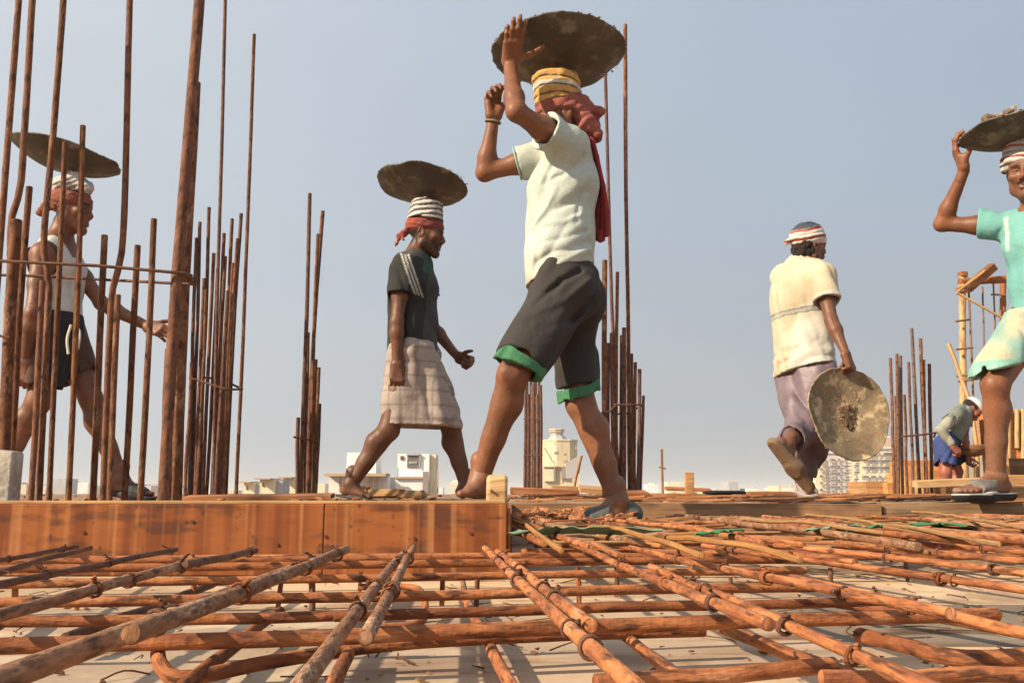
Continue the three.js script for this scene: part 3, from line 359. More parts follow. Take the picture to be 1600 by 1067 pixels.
// ---------------------------------------------------------------- timber frame at the right and formwork boxes
{ const Z = 10.2, t = thing('timber_hoist_frame', 'rough frame of pale poles and cross rungs behind the man in the teal shirt', 'timber frame', V(P(1520, 700, Z).x, 0, -Z));
  const W2 = (x, y, z = Z) => P(x, y, z);
  part('post', bar([W2(1504, 428), W2(1506, 620), W2(1509, 775)], 0.036, { smooth: true, seg: 10, wob: 0.12, r2: 0.042 }), mWoodPale, t);
  part('pole', bar([W2(1514, 440), W2(1522, 640), W2(1523, 775)], 0.012, { smooth: true, seg: 8, wob: 0.1 }), mWood, t);
  part('pole', bar([W2(1536, 448), W2(1540, 600), W2(1543, 775)], 0.011, { smooth: true, seg: 8, wob: 0.1 }), mWood, t);
  part('pole', bar([W2(1553, 440), W2(1556, 520), W2(1560, 775)], 0.010, { smooth: true, seg: 8 }), mWood, t);
  part('post', bar([W2(1568, 432, 10.4), W2(1568, 775, 10.4)], 0.035, { seg: 10, wob: 0.1 }), mWoodRed, t);
  part('crossbeam', bar([W2(1500, 440), W2(1640, 433)], 0.045, { seg: 10, wob: 0.12 }), mWoodRed, t);
  part('top_block', plankAB(W2(1511, 452, 10.05), W2(1553, 416, 10.05), 0.10, 0.085, 0.3, 1), mat(tWood, { color: lin(0.7, 0.55, 0.48) }), t); part('top_stick', bar([W2(1497, 456, 9.95), W2(1540, 423, 9.95)], 0.018, { seg: 8, wob: 0.2 }), mWoodTan, t); part('post_cap', bx(W2(1505, 429).x, W2(1505, 429).y, -Z, 0.09, 0.07, 0.1, 0.02), mWoodRed, t);
  part('lashing', tieWire(W2(1505, 452), V(0, 1, 0), 0.055, 0.012, 3, false), mWoodTan, t);
  part('rope', bar([W2(1495, 457, 9.95), W2(1530, 476, 9.95), W2(1572, 500, 9.95)], 0.014, { smooth: true, seg: 7, wob: 0.1 }), mWoodPale, t);
  for (const [x0, x1, y] of [[1494, 1516, 502], [1494, 1521, 546], [1496, 1520, 588], [1498, 1521, 596]]) part('rung', bar([W2(x0, y, 10.1), W2(x1, y - 3, 10.1)], 0.014, { seg: 7, wob: 0.15 }), mWood, t);
  part('rung', bar([W2(1550, 460, 10.1), W2(1572, 461, 10.1)], 0.012, { seg: 7 }), mWood, t);
  part('prop', bar([W2(1483, 537, 9.9), W2(1502, 588, 9.9), W2(1515, 625, 9.9), W2(1526, 690, 9.9), W2(1530, 772, 9.9)], 0.022, { smooth: true, seg: 9, wob: 0.1 }), mWoodPale, t);
}
function boxAt(x0, x1, y0, y1, Z, d, name, m, label, cat, extra) { const a = P(x0, y1, Z), b = P(x1, y0, Z); const y0w = Math.min(a.y, -0.01); const g = bx((a.x + b.x) / 2, (y0w + b.y) / 2, -Z - d / 2, b.x - a.x, b.y - y0w, d, 0.008, 0.8); if (!extra) return solo(name, g, m, label, cat); const t = thing(name, label, cat, V((a.x + b.x) / 2, y0w, -Z - d / 2)); part('box_body', g, m, t); extra(t, a, b, Z); return t; }
const ply = mat(tWoodPale, { color: lin(1.0, 0.78, 0.62), bump: 0.002 }), ply2 = mat(tWoodPale, { color: lin(0.75, 0.62, 0.55), bump: 0.002 }), ply3 = mat(tWoodPale, { color: lin(1.0, 0.66, 0.48), bump: 0.002 });
boxAt(1354, 1387, 752, 775, 9.6, 0.5, 'formwork_box', ply2, 'low brown formwork box at the corner of the apartment block', 'formwork');
boxAt(1387.5, 1420, 754, 775, 9.5, 0.5, 'formwork_box', ply, 'low orange formwork box with a dark hole, left of the taller one', 'formwork', (t, a, b, Z) => { const c = P(1400, 765, Z), g = new THREE.CylinderGeometry(0.016, 0.016, 0.02, 14); g.rotateX(Math.PI / 2); g.translate(c.x, c.y, c.z + 0.002); part('hole', g, mat(null, { color: lin(0.02, 0.015, 0.012) }), t); });
boxAt(1418, 1446, 737, 775, 9.3, 0.5, 'formwork_box', ply, 'taller tan formwork box in front of the open far bars', 'formwork');
boxAt(1420, 1471, 719, 760, 11, 0.5, 'formwork_wall', ply3, 'orange-brown formwork wall behind the open far bars', 'formwork');
boxAt(1502, 1555, 714, 775, 11.4, 0.4, 'concrete_wall', mConc, 'grey wall panel behind the bending worker, left of the standing leg', 'wall');
boxAt(1446, 1560, 750, 775, 8.7, 0.3, 'formwork_edge', mWoodTan, 'long low formwork edge in front of the bending worker', 'formwork');
boxAt(1574, 1660, 640, 775, 11.6, 0.6, 'formwork_tower', ply3, 'tall orange-brown formwork panel at the right edge, below the teal shorts', 'formwork', (t, a, b, Z) => { for (const [x, y0, y1] of [[1577, 640, 775], [1600, 640, 775], [1590, 640, 700]]) { const c = P(x, y1, Z - 0.03), d = P(x, y0, Z - 0.03); part('batten', bar([c, d], 0.03, { seg: 8 }), mWoodPale, t); } });
boxAt(1578, 1660, 742, 775, 7.6, 0.3, 'formwork_edge', mWoodTan, 'low tan formwork edge right of the standing leg', 'formwork');
boxAt(1580, 1660, 716, 742, 9.9, 0.3, 'crate', mat(tWood, { color: lin(0.7, 0.75, 0.75) }), 'dark panel at the right edge between two formwork edges', 'panel');
boxAt(1548, 1572, 655, 775, 9.5, 0.1, 'formwork_post', ply, 'pale upright board directly behind the standing shin', 'board');
// ---------------------------------------------------------------- the town behind, standing on the ground 12 m below
const GY = -12;
const wDark = mat(null, { color: lin(0.14, 0.125, 0.115), roughness: 0.4 }), wMid = mat(null, { color: lin(0.28, 0.25, 0.23), roughness: 0.5 });
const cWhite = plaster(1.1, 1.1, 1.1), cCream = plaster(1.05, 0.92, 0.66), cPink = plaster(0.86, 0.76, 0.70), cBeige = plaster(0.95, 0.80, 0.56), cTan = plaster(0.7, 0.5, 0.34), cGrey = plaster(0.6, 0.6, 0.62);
function block(x0, x1, y0, Z, d, o = {}) { const a = P(x0, 768, Z), b = P(x1, y0, Z); const bot = o.bot ?? GY, h = b.y - bot; const g = new THREE.BoxGeometry(b.x - a.x, h, d); boxUV(g, 0.15); if (o.turn) g.rotateY(o.turn); g.translate((a.x + b.x) / 2, bot + h / 2, -Z - d / 2 * (o.k ?? 1)); return g; }
const wq = (x0, x1, y0, y1, Z, t = 0.06) => { const a = P(x0, y1, Z), b = P(x1, y0, Z); const g = new THREE.BoxGeometry(b.x - a.x, b.y - a.y, t); g.translate((a.x + b.x) / 2, (a.y + b.y) / 2, -Z); return g; };
// opening with frame: dark pane set back in a raised frame
function win(t, x0, x1, y0, y1, Z, wm, fm, dpt) { const w = part('window', wq(x0, x1, y0, y1, Z - dpt * 0.2, dpt * 0.5), wm, t); const f = 0.7; part('sill', wq(x0 - f, x1 + f, y1, y1 + f, Z - dpt, dpt), fm, w); part('lintel', wq(x0 - f, x1 + f, y0 - f, y0, Z - dpt, dpt), fm, w); return w; }
{ const Z = 75; // white roof house with the shop window
  const t = thing('white_house', 'white flat-roofed house with a dark lettered window, under the skirted man', 'house', V(P(650, 768, Z).x, GY, -Z - 2));
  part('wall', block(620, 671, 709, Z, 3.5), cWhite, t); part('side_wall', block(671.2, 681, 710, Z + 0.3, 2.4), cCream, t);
  part('base_wall', block(617, 661, 746, Z - 1.5, 1.4), cWhite, t); part('cornice', wq(616, 661, 744.5, 747.5, Z - 1.6, 0.3), cTan, t);
  const w = part('window', wq(636, 654, 711.5, 731, Z - 0.05, 0.08), wDark, t); part('awning', wq(635, 655.5, 708.5, 711.3, Z - 0.12, 0.3), cGrey, w); part('frame', wq(654.2, 655.8, 711.5, 731, Z - 0.1, 0.2), cGrey, w);
  part('small_window', wq(625.5, 630.5, 712.5, 718.5, Z - 0.05, 0.1), mat(null, { color: lin(0.12, 0.06, 0.04) }), t);
  part('door', wq(660.5, 669.5, 737, 768, Z - 1.8, 0.4), plaster(0.42, 0.34, 0.33), t);
  part('mast', bar([P(684, 770, Z), P(684, 735, Z)], 0.05, { seg: 6 }), cTan, t);
  { // the pale letters in the window
    const a = P(639, 724.5, Z - 0.12), s = 1 / 140 * 75 * 0.09; const fb = (x, y, w2, h2) => { const g = new THREE.BoxGeometry(w2 * s, h2 * s, 0.03); g.translate(a.x + (x + w2 / 2) * s, a.y + (y + h2 / 2) * s, -Z + 0.14); return g; }; const pale = mat(null, { color: lin(0.62, 0.60, 0.58) });
    const dl = [fb(0, 0, 1, 2), fb(0.8, 0, 2.2, 0.9), fb(2.2, 0, 0.9, 4.2), fb(0, 2, 2.4, 0.8)], il = [fb(4.2, 0, 1, 3)], gl = [fb(6, 0, 1, 3.6), fb(6, 0, 3.4, 0.9), fb(6, 2.8, 3.4, 0.9), fb(8.6, 0, 0.9, 2), fb(7.6, 1.6, 1.8, 0.7)], sl = [fb(10.4, 0, 3, 0.9), fb(10.4, 1.5, 3, 0.8), fb(10.4, 2.9, 3, 0.9), fb(10.4, 1.5, 0.9, 2), fb(12.5, 0, 0.9, 2)];
    part('lettering', mg([...dl, ...il, ...gl, ...sl]), pale, w); }
}
{ const Z = 72; const t = thing('white_house', 'white stair house with low brown-posted roof behind the skirted man, left shin side', 'house', V(P(560, 768, Z).x, GY, -Z - 2));
  part('wall', block(540, 588, 707, Z + 2, 3), cWhite, t); part('low_wall', block(513, 605, 745, Z, 1.8), cWhite, t); part('roof', wq(511, 606, 740, 744.5, Z - 0.6, 2.6), cTan, t);
  for (const [x0, x1] of [[529.5, 533], [538.5, 542.5], [576, 581.5], [586, 591.5]]) part('post', wq(x0, x1, 744.7, 770, Z - 0.9, 0.2), cTan, t);
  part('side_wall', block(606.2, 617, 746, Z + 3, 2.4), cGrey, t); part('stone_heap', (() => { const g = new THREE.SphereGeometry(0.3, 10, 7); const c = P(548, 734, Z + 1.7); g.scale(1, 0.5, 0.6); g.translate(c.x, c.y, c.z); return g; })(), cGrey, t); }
{ const Z = 110; const t = thing('water_tower_house', 'beige angular building with a rooftop tank seen between the legs of the tall walker', 'building', V(P(876, 768, Z).x, GY, -Z - 3));
  const oct = (xc, r0, y0, y1, r1 = r0) => { const a = P(xc - r0, y1, Z).x, b = P(xc + r0, y1, Z).x, yb = P(xc, y1, Z).y, yt = P(xc, y0, Z).y; const g = new THREE.CylinderGeometry((b - a) / 2 * r1 / r0, (b - a) / 2, yt - yb, 8); g.rotateY(0.55); g.translate((a + b) / 2, (yt + yb) / 2, -Z - 3); const n = g.toNonIndexed(); n.computeVertexNormals(); boxUV(n, 0.15); return n; };
  part('wall', oct(877, 28.5, 688, 738), cBeige, t); part('parapet', oct(877, 29.5, 685.5, 688), cCream, t); part('roof', oct(873, 16, 679, 685.4, 12), cGrey, t); part('tank_neck', oct(872, 10, 673.5, 679), cGrey, t); part('tank', oct(872, 12, 669.5, 673.4), cTan, t); part('tank_cap', oct(872, 13, 668, 669.4), cCream, t);
  part('base', block(849, 905, 730, Z - 0.4, 5), cBeige, t); part('band', wq(849, 900, 728.5, 730.3, Z - 0.6, 0.4), cTan, t); part('pale_wall', wq(850, 865, 733, 752, Z - 0.62, 0.3), cCream, t);
  for (const [x0, x1, y0, y1] of [[866, 868, 732, 752], [877.5, 886.5, 730.7, 748]]) part('doorway', wq(x0, x1, y0, y1, Z - 0.65, 0.2), wMid, t);
  for (const [x0, x1, y0, y1] of [[866.5, 873, 706, 710], [881, 885, 708.5, 711.5], [881, 888, 720, 723], [899.5, 901, 697, 702], [867, 868, 690, 695]]) part('window', wq(x0, x1, y0, y1, Z - 0.75, 1.3), wMid, t);
  part('pipe', bar([P(851, 700, Z - 1), P(863, 720, Z - 1), P(867, 723, Z - 1), P(867, 745, Z - 1)], 0.06, { seg: 6 }), wMid, t); }
{ const Z = 12, s = new THREE.Shape(); const c = [[884, 724], [910, 710], [905, 738], [898, 747], [886, 747]].map(([x, y]) => P(x, y, Z)); s.moveTo(c[0].x, c[0].y); c.slice(1).forEach(p => s.lineTo(p.x, p.y)); s.closePath(); const g = new THREE.ExtrudeGeometry(s, { depth: 0.02, bevelEnabled: true, bevelSize: 0.004, bevelThickness: 0.004 }); g.rotateY(0); g.translate(0, 0, -Z); boxUV(g, 1); const t = thing('metal_sheet', 'grey sheet propped on the deck on a thin stick, right of the beige building', 'sheet', V(c[3].x, 0, -Z)); part('sheet', g, cGrey, t); part('prop', bar([P(909, 712, Z - 0.03), P(900, 748, Z - 0.03), P(896, 772, Z - 0.03)], 0.016, { seg: 7, smooth: true }), mWoodRed, t); part('base', plankAB(P(862, 762, 11.8), P(915, 764, 11.8), 0.3, 0.05), mWoodTan, t); }
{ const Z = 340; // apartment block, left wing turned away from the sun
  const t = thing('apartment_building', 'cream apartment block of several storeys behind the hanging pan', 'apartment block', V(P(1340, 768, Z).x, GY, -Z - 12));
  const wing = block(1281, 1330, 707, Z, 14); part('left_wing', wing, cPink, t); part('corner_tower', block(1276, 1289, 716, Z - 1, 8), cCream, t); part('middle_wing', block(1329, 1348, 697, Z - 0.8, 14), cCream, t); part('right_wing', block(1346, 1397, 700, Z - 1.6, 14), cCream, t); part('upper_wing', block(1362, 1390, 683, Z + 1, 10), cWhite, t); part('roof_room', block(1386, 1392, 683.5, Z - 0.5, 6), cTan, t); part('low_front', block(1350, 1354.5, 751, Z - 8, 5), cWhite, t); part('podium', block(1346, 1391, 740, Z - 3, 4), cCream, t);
  part('parapet', mg([wq(1281, 1330, 706, 708, Z - 0.3, 1), wq(1345.5, 1397, 698.8, 700.6, Z - 2, 1), wq(1361.5, 1390.5, 682, 683.6, Z + 0.7, 1)]), cWhite, t);
  for (let k = 0; k < 5; k++) { const y = 725.5 + k * 10.7 - 8.7; if (k === 0) for (const [x0, x1] of [[1298, 1305], [1310, 1313], [1320, 1328]]) win(t, x0, x1, y + 0.2, y + 5.5, Z - 0.4, wMid, cPink, 0.5); else { win(t, 1298, 1305.5, y, y + 6, Z - 0.4, wMid, cPink, 0.5); win(t, 1310, 1313, y, y + 5.6, Z - 0.4, wDark, cPink, 0.5); win(t, 1320, 1328.5, y - 0.3, y + 5.8, Z - 0.4, wMid, cPink, 0.5); } win(t, 1282, 1286, y + 4, y + 8.6, Z - 1.4, k % 2 ? wMid : wDark, cCream, 0.5); win(t, 1336, 1342, y - 1.5, y + 5.2, Z - 1.2, wMid, cCream, 0.5); }
  for (let k = 0; k < 4; k++) { const y = 697 + k * 10.5 + 10.5; for (const [x0, x1, wm] of [[1352.5, 1356, wMid], [1361, 1368.5, wDark], [1373.5, 1376, wMid], [1382, 1393.5, wDark]]) win(t, x0, x1, y, y + 6.6, Z - 2, wm, cCream, 0.6); }
  for (const [x0, x1] of [[1348.5, 1358], [1362, 1369], [1374, 1378], [1383.5, 1390.5]]) win(t, x0, x1, 743.5, 750.5, Z - 3.4, wMid, cCream, 0.5);
  for (const [x0, x1, y0, y1] of [[1366, 1372, 687, 692], [1377.5, 1382.5, 685, 691.5], [1368, 1373, 694.5, 697.5]]) win(t, x0, x1, y0 + 4, y1 + 4, Z + 0.6, wMid, cWhite, 0.6);
  for (const z of [716.5, 727, 737.5, 748]) part('string_course', wq(1346.5, 1396, z + 1.6, z + 2.3, Z - 2, 0.8), cWhite, t);
}
// small houses along the skyline
const small = [[405, 430, 749, 60, 'cream house with a small dark window left of the narrow bundle of bars'], [441, 462, 747, 64, 'cream house hard against the narrow bundle of bars'], [380, 398, 754, 70, 'small white house right of the dense bundle of bars']];
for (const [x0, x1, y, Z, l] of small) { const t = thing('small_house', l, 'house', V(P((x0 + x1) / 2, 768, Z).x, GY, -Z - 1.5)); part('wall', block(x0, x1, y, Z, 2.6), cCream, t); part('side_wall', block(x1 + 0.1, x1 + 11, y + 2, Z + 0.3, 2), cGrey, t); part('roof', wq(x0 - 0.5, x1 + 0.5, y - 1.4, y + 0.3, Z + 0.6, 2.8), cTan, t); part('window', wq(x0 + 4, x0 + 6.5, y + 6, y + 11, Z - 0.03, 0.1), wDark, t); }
{ const cols = [cWhite, cCream, cWhite, cBeige, cPink, cGrey]; let n = 0;
  for (let x = -30; x < 1640;) { const w = rr(9, 34), Z = rr(190, 520), y = 768 - Math.pow(R(), 1.7) * 15 - 1.5 - (x < 250 ? 5 : 0); const t = thing('far_house', 'small pale house far off along the hazy skyline', 'house', V(P(x + w / 2, 768, Z).x, GY, -Z - 3), 'far pale houses on the skyline'); part('wall', block(x, x + w, y, Z, 10), cols[n % 6], t); if (R() < 0.6) part('roof_room', block(x + w * 0.2, x + w * rr(0.4, 0.6), y - rr(1.5, 4), Z + 2, 4), cols[(n + 1) % 6], t); if (R() < 0.4) part('roof_tank', block(x + w * 0.75, x + w * 0.85, y - 2.2, Z + 3, 2), cGrey, t); n++; x += w + rr(-4, 16); } }
// ---------------------------------------------------------------- people: distance fields joined smoothly and meshed
const X3 = V(1, 0, 0), Y3 = V(0, 1, 0), Z3 = V(0, 0, 1);
// tapered capsule; lat + s widen it along one axis; clip = [[point, normal], ...] cuts it off
function cap(a, b, ra, rb, o = {}) {
  const { lat, s = 1, k = 0.02, clip, sub = false } = o, L = lat ? lat.clone().normalize() : null, q = L ? 1 - 1 / s : 0;
  let bx_ = b.x - a.x, by_ = b.y - a.y, bz_ = b.z - a.z; if (L) { const c = (bx_ * L.x + by_ * L.y + bz_ * L.z) * q; bx_ -= L.x * c; by_ -= L.y * c; bz_ -= L.z * c; }
  const l2 = bx_ * bx_ + by_ * by_ + bz_ * bz_ + 1e-12, R0 = Math.max(ra, rb) * Math.max(1, s), ax = a.x, ay = a.y, az = a.z, dr = rb - ra;
  return { k, sub, lo: [Math.min(a.x, b.x) - R0, Math.min(a.y, b.y) - R0, Math.min(a.z, b.z) - R0], hi: [Math.max(a.x, b.x) + R0, Math.max(a.y, b.y) + R0, Math.max(a.z, b.z) + R0],
    f(x, y, z) { let px = x - ax, py = y - ay, pz = z - az; if (L) { const c = (px * L.x + py * L.y + pz * L.z) * q; px -= L.x * c; py -= L.y * c; pz -= L.z * c; }
      let t = (px * bx_ + py * by_ + pz * bz_) / l2; t = t < 0 ? 0 : t > 1 ? 1 : t; px -= bx_ * t; py -= by_ * t; pz -= bz_ * t; let d = Math.sqrt(px * px + py * py + pz * pz) - ra - dr * t;
      if (clip) for (const [p, n] of clip) { const e = (x - p.x) * n.x + (y - p.y) * n.y + (z - p.z) * n.z; if (e > d) d = e; } return d; } };
}
// ellipsoid with axes
function ell(c, ax, rx, ay, ry, az, rz, o = {}) {
  const { k = 0.012, sub = false, clip } = o, m = Math.max(rx, ry, rz);
  return { k, sub, lo: [c.x - m, c.y - m, c.z - m], hi: [c.x + m, c.y + m, c.z + m], f(x, y, z) { x -= c.x; y -= c.y; z -= c.z; const u = (x * ax.x + y * ax.y + z * ax.z), v = (x * ay.x + y * ay.y + z * ay.z), w = (x * az.x + y * az.y + z * az.z);
    const k0 = Math.hypot(u / rx, v / ry, w / rz), k1 = Math.hypot(u / rx / rx, v / ry / ry, w / rz / rz); let d = k1 < 1e-9 ? -Math.min(rx, ry, rz) : k0 * (k0 - 1) / k1; if (clip) for (const [p, n] of clip) { const e = (x + c.x - p.x) * n.x + (y + c.y - p.y) * n.y + (z + c.z - p.z) * n.z; if (e > d) d = e; } return d; } };
}
const ball = (c, r, o) => cap(c, c.clone().add(V(1e-5, 0, 0)), r, r, o);
function meshField(prims, cell, o = {}) {
  const { post, clip, color, uvs = 1 } = o, pad = 3 * cell + (o.pad ?? 0.012), lo = [1e9, 1e9, 1e9], hi = [-1e9, -1e9, -1e9];
  for (const p of prims) if (!p.sub) for (let i = 0; i < 3; i++) { lo[i] = Math.min(lo[i], p.lo[i] - pad); hi[i] = Math.max(hi[i], p.hi[i] + pad); }
  const n = [0, 1, 2].map(i => Math.ceil((hi[i] - lo[i]) / cell) + 1), nx = n[0], ny = n[1], nz = n[2], sy = nx, sz = nx * ny, F = new Float32Array(nx * ny * nz).fill(0.5);
  for (const p of prims) { const e = p.k + 4 * cell, b0 = [0, 1, 2].map(i => Math.max(0, Math.floor((p.lo[i] - e - lo[i]) / cell))), b1 = [0, 1, 2].map(i => Math.min(n[i] - 1, Math.ceil((p.hi[i] + e - lo[i]) / cell))), k = p.k;
    for (let c = b0[2]; c <= b1[2]; c++) for (let b = b0[1]; b <= b1[1]; b++) for (let a = b0[0]; a <= b1[0]; a++) { const i = a + b * sy + c * sz, v = F[i]; if (p.sub && v > 4 * cell) continue; let d = p.f(lo[0] + a * cell, lo[1] + b * cell, lo[2] + c * cell);
      if (p.sub) { d = -d; const h = k > 0 ? Math.max(k - Math.abs(d - v), 0) / k : 0; F[i] = Math.max(d, v) + h * h * k * 0.25; } else { const h = k > 0 ? Math.max(k - Math.abs(d - v), 0) / k : 0; F[i] = Math.min(d, v) - h * h * k * 0.25; } } }
  if (post || clip) for (let c = 0; c < nz; c++) for (let b = 0; b < ny; b++) for (let a = 0; a < nx; a++) { const i = a + b * sy + c * sz; if (Math.abs(F[i]) > 0.06 && !(F[i] < 0 && clip)) continue; const x = lo[0] + a * cell, y = lo[1] + b * cell, z = lo[2] + c * cell; if (post && Math.abs(F[i]) < 0.06) F[i] = post(x, y, z, F[i]); if (clip) for (const [p, m] of clip) { const e = (x - p.x) * m.x + (y - p.y) * m.y + (z - p.z) * m.z; if (e > F[i]) F[i] = e; } }
  const vi = new Int32Array(nx * ny * nz).fill(-1), pos = [], idx = [], O = [0, 1, sy, sy + 1, sz, sz + 1, sz + sy, sz + sy + 1], E = [[0, 1], [2, 3], [4, 5], [6, 7], [0, 2], [1, 3], [4, 6], [5, 7], [0, 4], [1, 5], [2, 6], [3, 7]];
  for (let c = 0; c + 1 < nz; c++) for (let b = 0; b + 1 < ny; b++) for (let a = 0; a + 1 < nx; a++) { const i = a + b * sy + c * sz; let m = 0; for (let q = 0; q < 8; q++) if (F[i + O[q]] < 0) m |= 1 << q; if (m === 0 || m === 255) continue;
    let x = 0, y = 0, z = 0, k = 0; for (const [p, q] of E) { const fp = F[i + O[p]], fq = F[i + O[q]]; if ((fp < 0) === (fq < 0)) continue; const t = fp / (fp - fq); x += (p & 1) + t * ((q & 1) - (p & 1)); y += ((p >> 1) & 1) + t * (((q >> 1) & 1) - ((p >> 1) & 1)); z += (p >> 2) + t * ((q >> 2) - (p >> 2)); k++; }
    vi[i] = pos.length / 3; pos.push(lo[0] + (a + x / k) * cell, lo[1] + (b + y / k) * cell, lo[2] + (c + z / k) * cell); }
  for (let c = 1; c + 1 < nz; c++) for (let b = 1; b + 1 < ny; b++) for (let a = 1; a + 1 < nx; a++) { const i = a + b * sy + c * sz, s = F[i] < 0;
    const quad = (j, d1, d2) => { if ((F[i + j] < 0) === s) return; const p = vi[i - d1 - d2], q = vi[i - d2], r = vi[i], t = vi[i - d1]; if (s) idx.push(p, q, r, p, r, t); else idx.push(p, r, q, p, t, r); };
    quad(1, sy, sz); quad(sy, sz, 1); quad(sz, 1, sy); }
  const g = new THREE.BufferGeometry(), P_ = new Float32Array(pos), C = new Float32Array(pos.length), U = new Float32Array(pos.length / 3 * 2);
  g.setAttribute('position', new THREE.BufferAttribute(P_, 3)); g.setIndex(idx); g.computeVertexNormals(); const N = g.attributes.normal;
  for (let i = 0; i < pos.length / 3; i++) { const x = P_[3 * i], y = P_[3 * i + 1], z = P_[3 * i + 2]; const c = color ? color(x, y, z, N.getX(i), N.getY(i), N.getZ(i)) : [1, 1, 1]; C[3 * i] = c[0]; C[3 * i + 1] = c[1]; C[3 * i + 2] = c[2]; U[2 * i] = (x + 0.6 * z) * uvs; U[2 * i + 1] = (y + 0.3 * z) * uvs; }
  g.setAttribute('color', new THREE.BufferAttribute(C, 3)); g.setAttribute('uv', new THREE.BufferAttribute(U, 2)); return g;
}
const mgC = (l) => mergeGeometries(l);
// ---- skin and cloth
const tSkin = tex(256, (u, v) => { const a = fbm(u, v, 12, 12, 4, 3), q = fbm(u, v, 64, 64, 2, 13); const k = 1 + 0.22 * a + 0.16 * q; return [k * 0.82, k * 0.82, k * 0.82, 0.5 + 0.35 * a + 0.5 * q]; });
const mSkin = new THREE.MeshPhysicalMaterial({ vertexColors: true, map: tSkin.map, bumpMap: tSkin.bump, bumpScale: 0.0010, roughness: 0.5, specularIntensity: 0.75 });
const tCloth = tex(1024, (u, v) => { const a = fbm(u, v, 6, 6, 5, 3), q = fbm(u, v, 200, 200, 2, 13), w = fbm(u + 0.05 * a, v + 0.05 * a, 7, 11, 4, 23), x = fbm(u + 0.08 * a, v, 9, 5, 4, 43), d = fbm(u, v, 3, 3, 5, 63); const k = 1 + 0.12 * a + 0.14 * q - 0.25 * clamp(d * 2.2 - 0.4); const ridge = (n) => 1 - Math.min(1, Math.abs(n) * 3.2); return [k * 0.86, k * 0.86 * (1 - 0.05 * clamp(d * 2)), k * 0.86 * (1 - 0.10 * clamp(d * 2)), 0.30 + 0.32 * ridge(w) + 0.28 * ridge(x) + 0.12 * q]; });
const clothM = (o = {}) => new THREE.MeshPhysicalMaterial({ vertexColors: true, map: tCloth.map, bumpMap: tCloth.bump, bumpScale: 0.0038, roughness: 0.9, sheen: 0.06, sheenRoughness: 0.6, sheenColor: new THREE.Color(0.5, 0.5, 0.5), ...o });
const mCloth = clothM(), mSatin = clothM({ roughness: 0.5, sheen: 0.15 }), mHair = new THREE.MeshStandardMaterial({ vertexColors: true, map: tCloth.map, bumpMap: tCloth.bump, bumpScale: 0.006, roughness: 1 });
const mRubber = new THREE.MeshStandardMaterial({ vertexColors: true, map: tCloth.map, bumpMap: tCloth.bump, bumpScale: 0.004, roughness: 0.75 });
const eyeM = new THREE.MeshStandardMaterial({ vertexColors: true, roughness: 0.2 });
const tone = (c, s = 0.14, f = 9) => (x, y, z) => { const k = 1 + s * (noise3(x * f, y * f, z * f) + 0.5 * noise3(x * f * 3, y * f * 3, z * f * 3)); return [c[0] * k, c[1] * k, c[2] * k]; };
// crumple of cloth: ridges stretched along a direction
function folds(dir, amp, f1 = 16, f2 = 4, seed = 0) { const d = dir.clone().normalize(), a = (Math.abs(d.y) < 0.9 ? Y3 : X3).clone().cross(d).normalize(), b = d.clone().cross(a);
  return (x, y, z) => { const u = x * d.x + y * d.y + z * d.z, v = x * a.x + y * a.y + z * a.z, w = x * b.x + y * b.y + z * b.z, wr = 0.5 * noise3(u * 5 + seed, v * 5, w * 5), n = noise3(u * f2 + seed, v * f1 + wr, w * f1 + wr * 0.6), m = noise3(u * f2 * 2.3, v * f1 * 2 + wr * 2 + seed, w * f1 * 2); return amp * 1.7 * ((1 - 2.4 * Math.abs(n)) * 0.7 + 0.4 * m); }; }
const foldAlong = (pts, r, amp) => { const segs = []; for (let i = 0; i + 1 < pts.length; i++) segs.push(cap(pts[i], pts[i + 1], 0, 0, { lat: Z3, s: 6 })); return (x, y, z) => { let d = 1; for (const s of segs) d = Math.min(d, s.f(x, y, z)); return d > 2.5 * r ? 0 : amp * Math.exp(-d * d / r / r); }; };

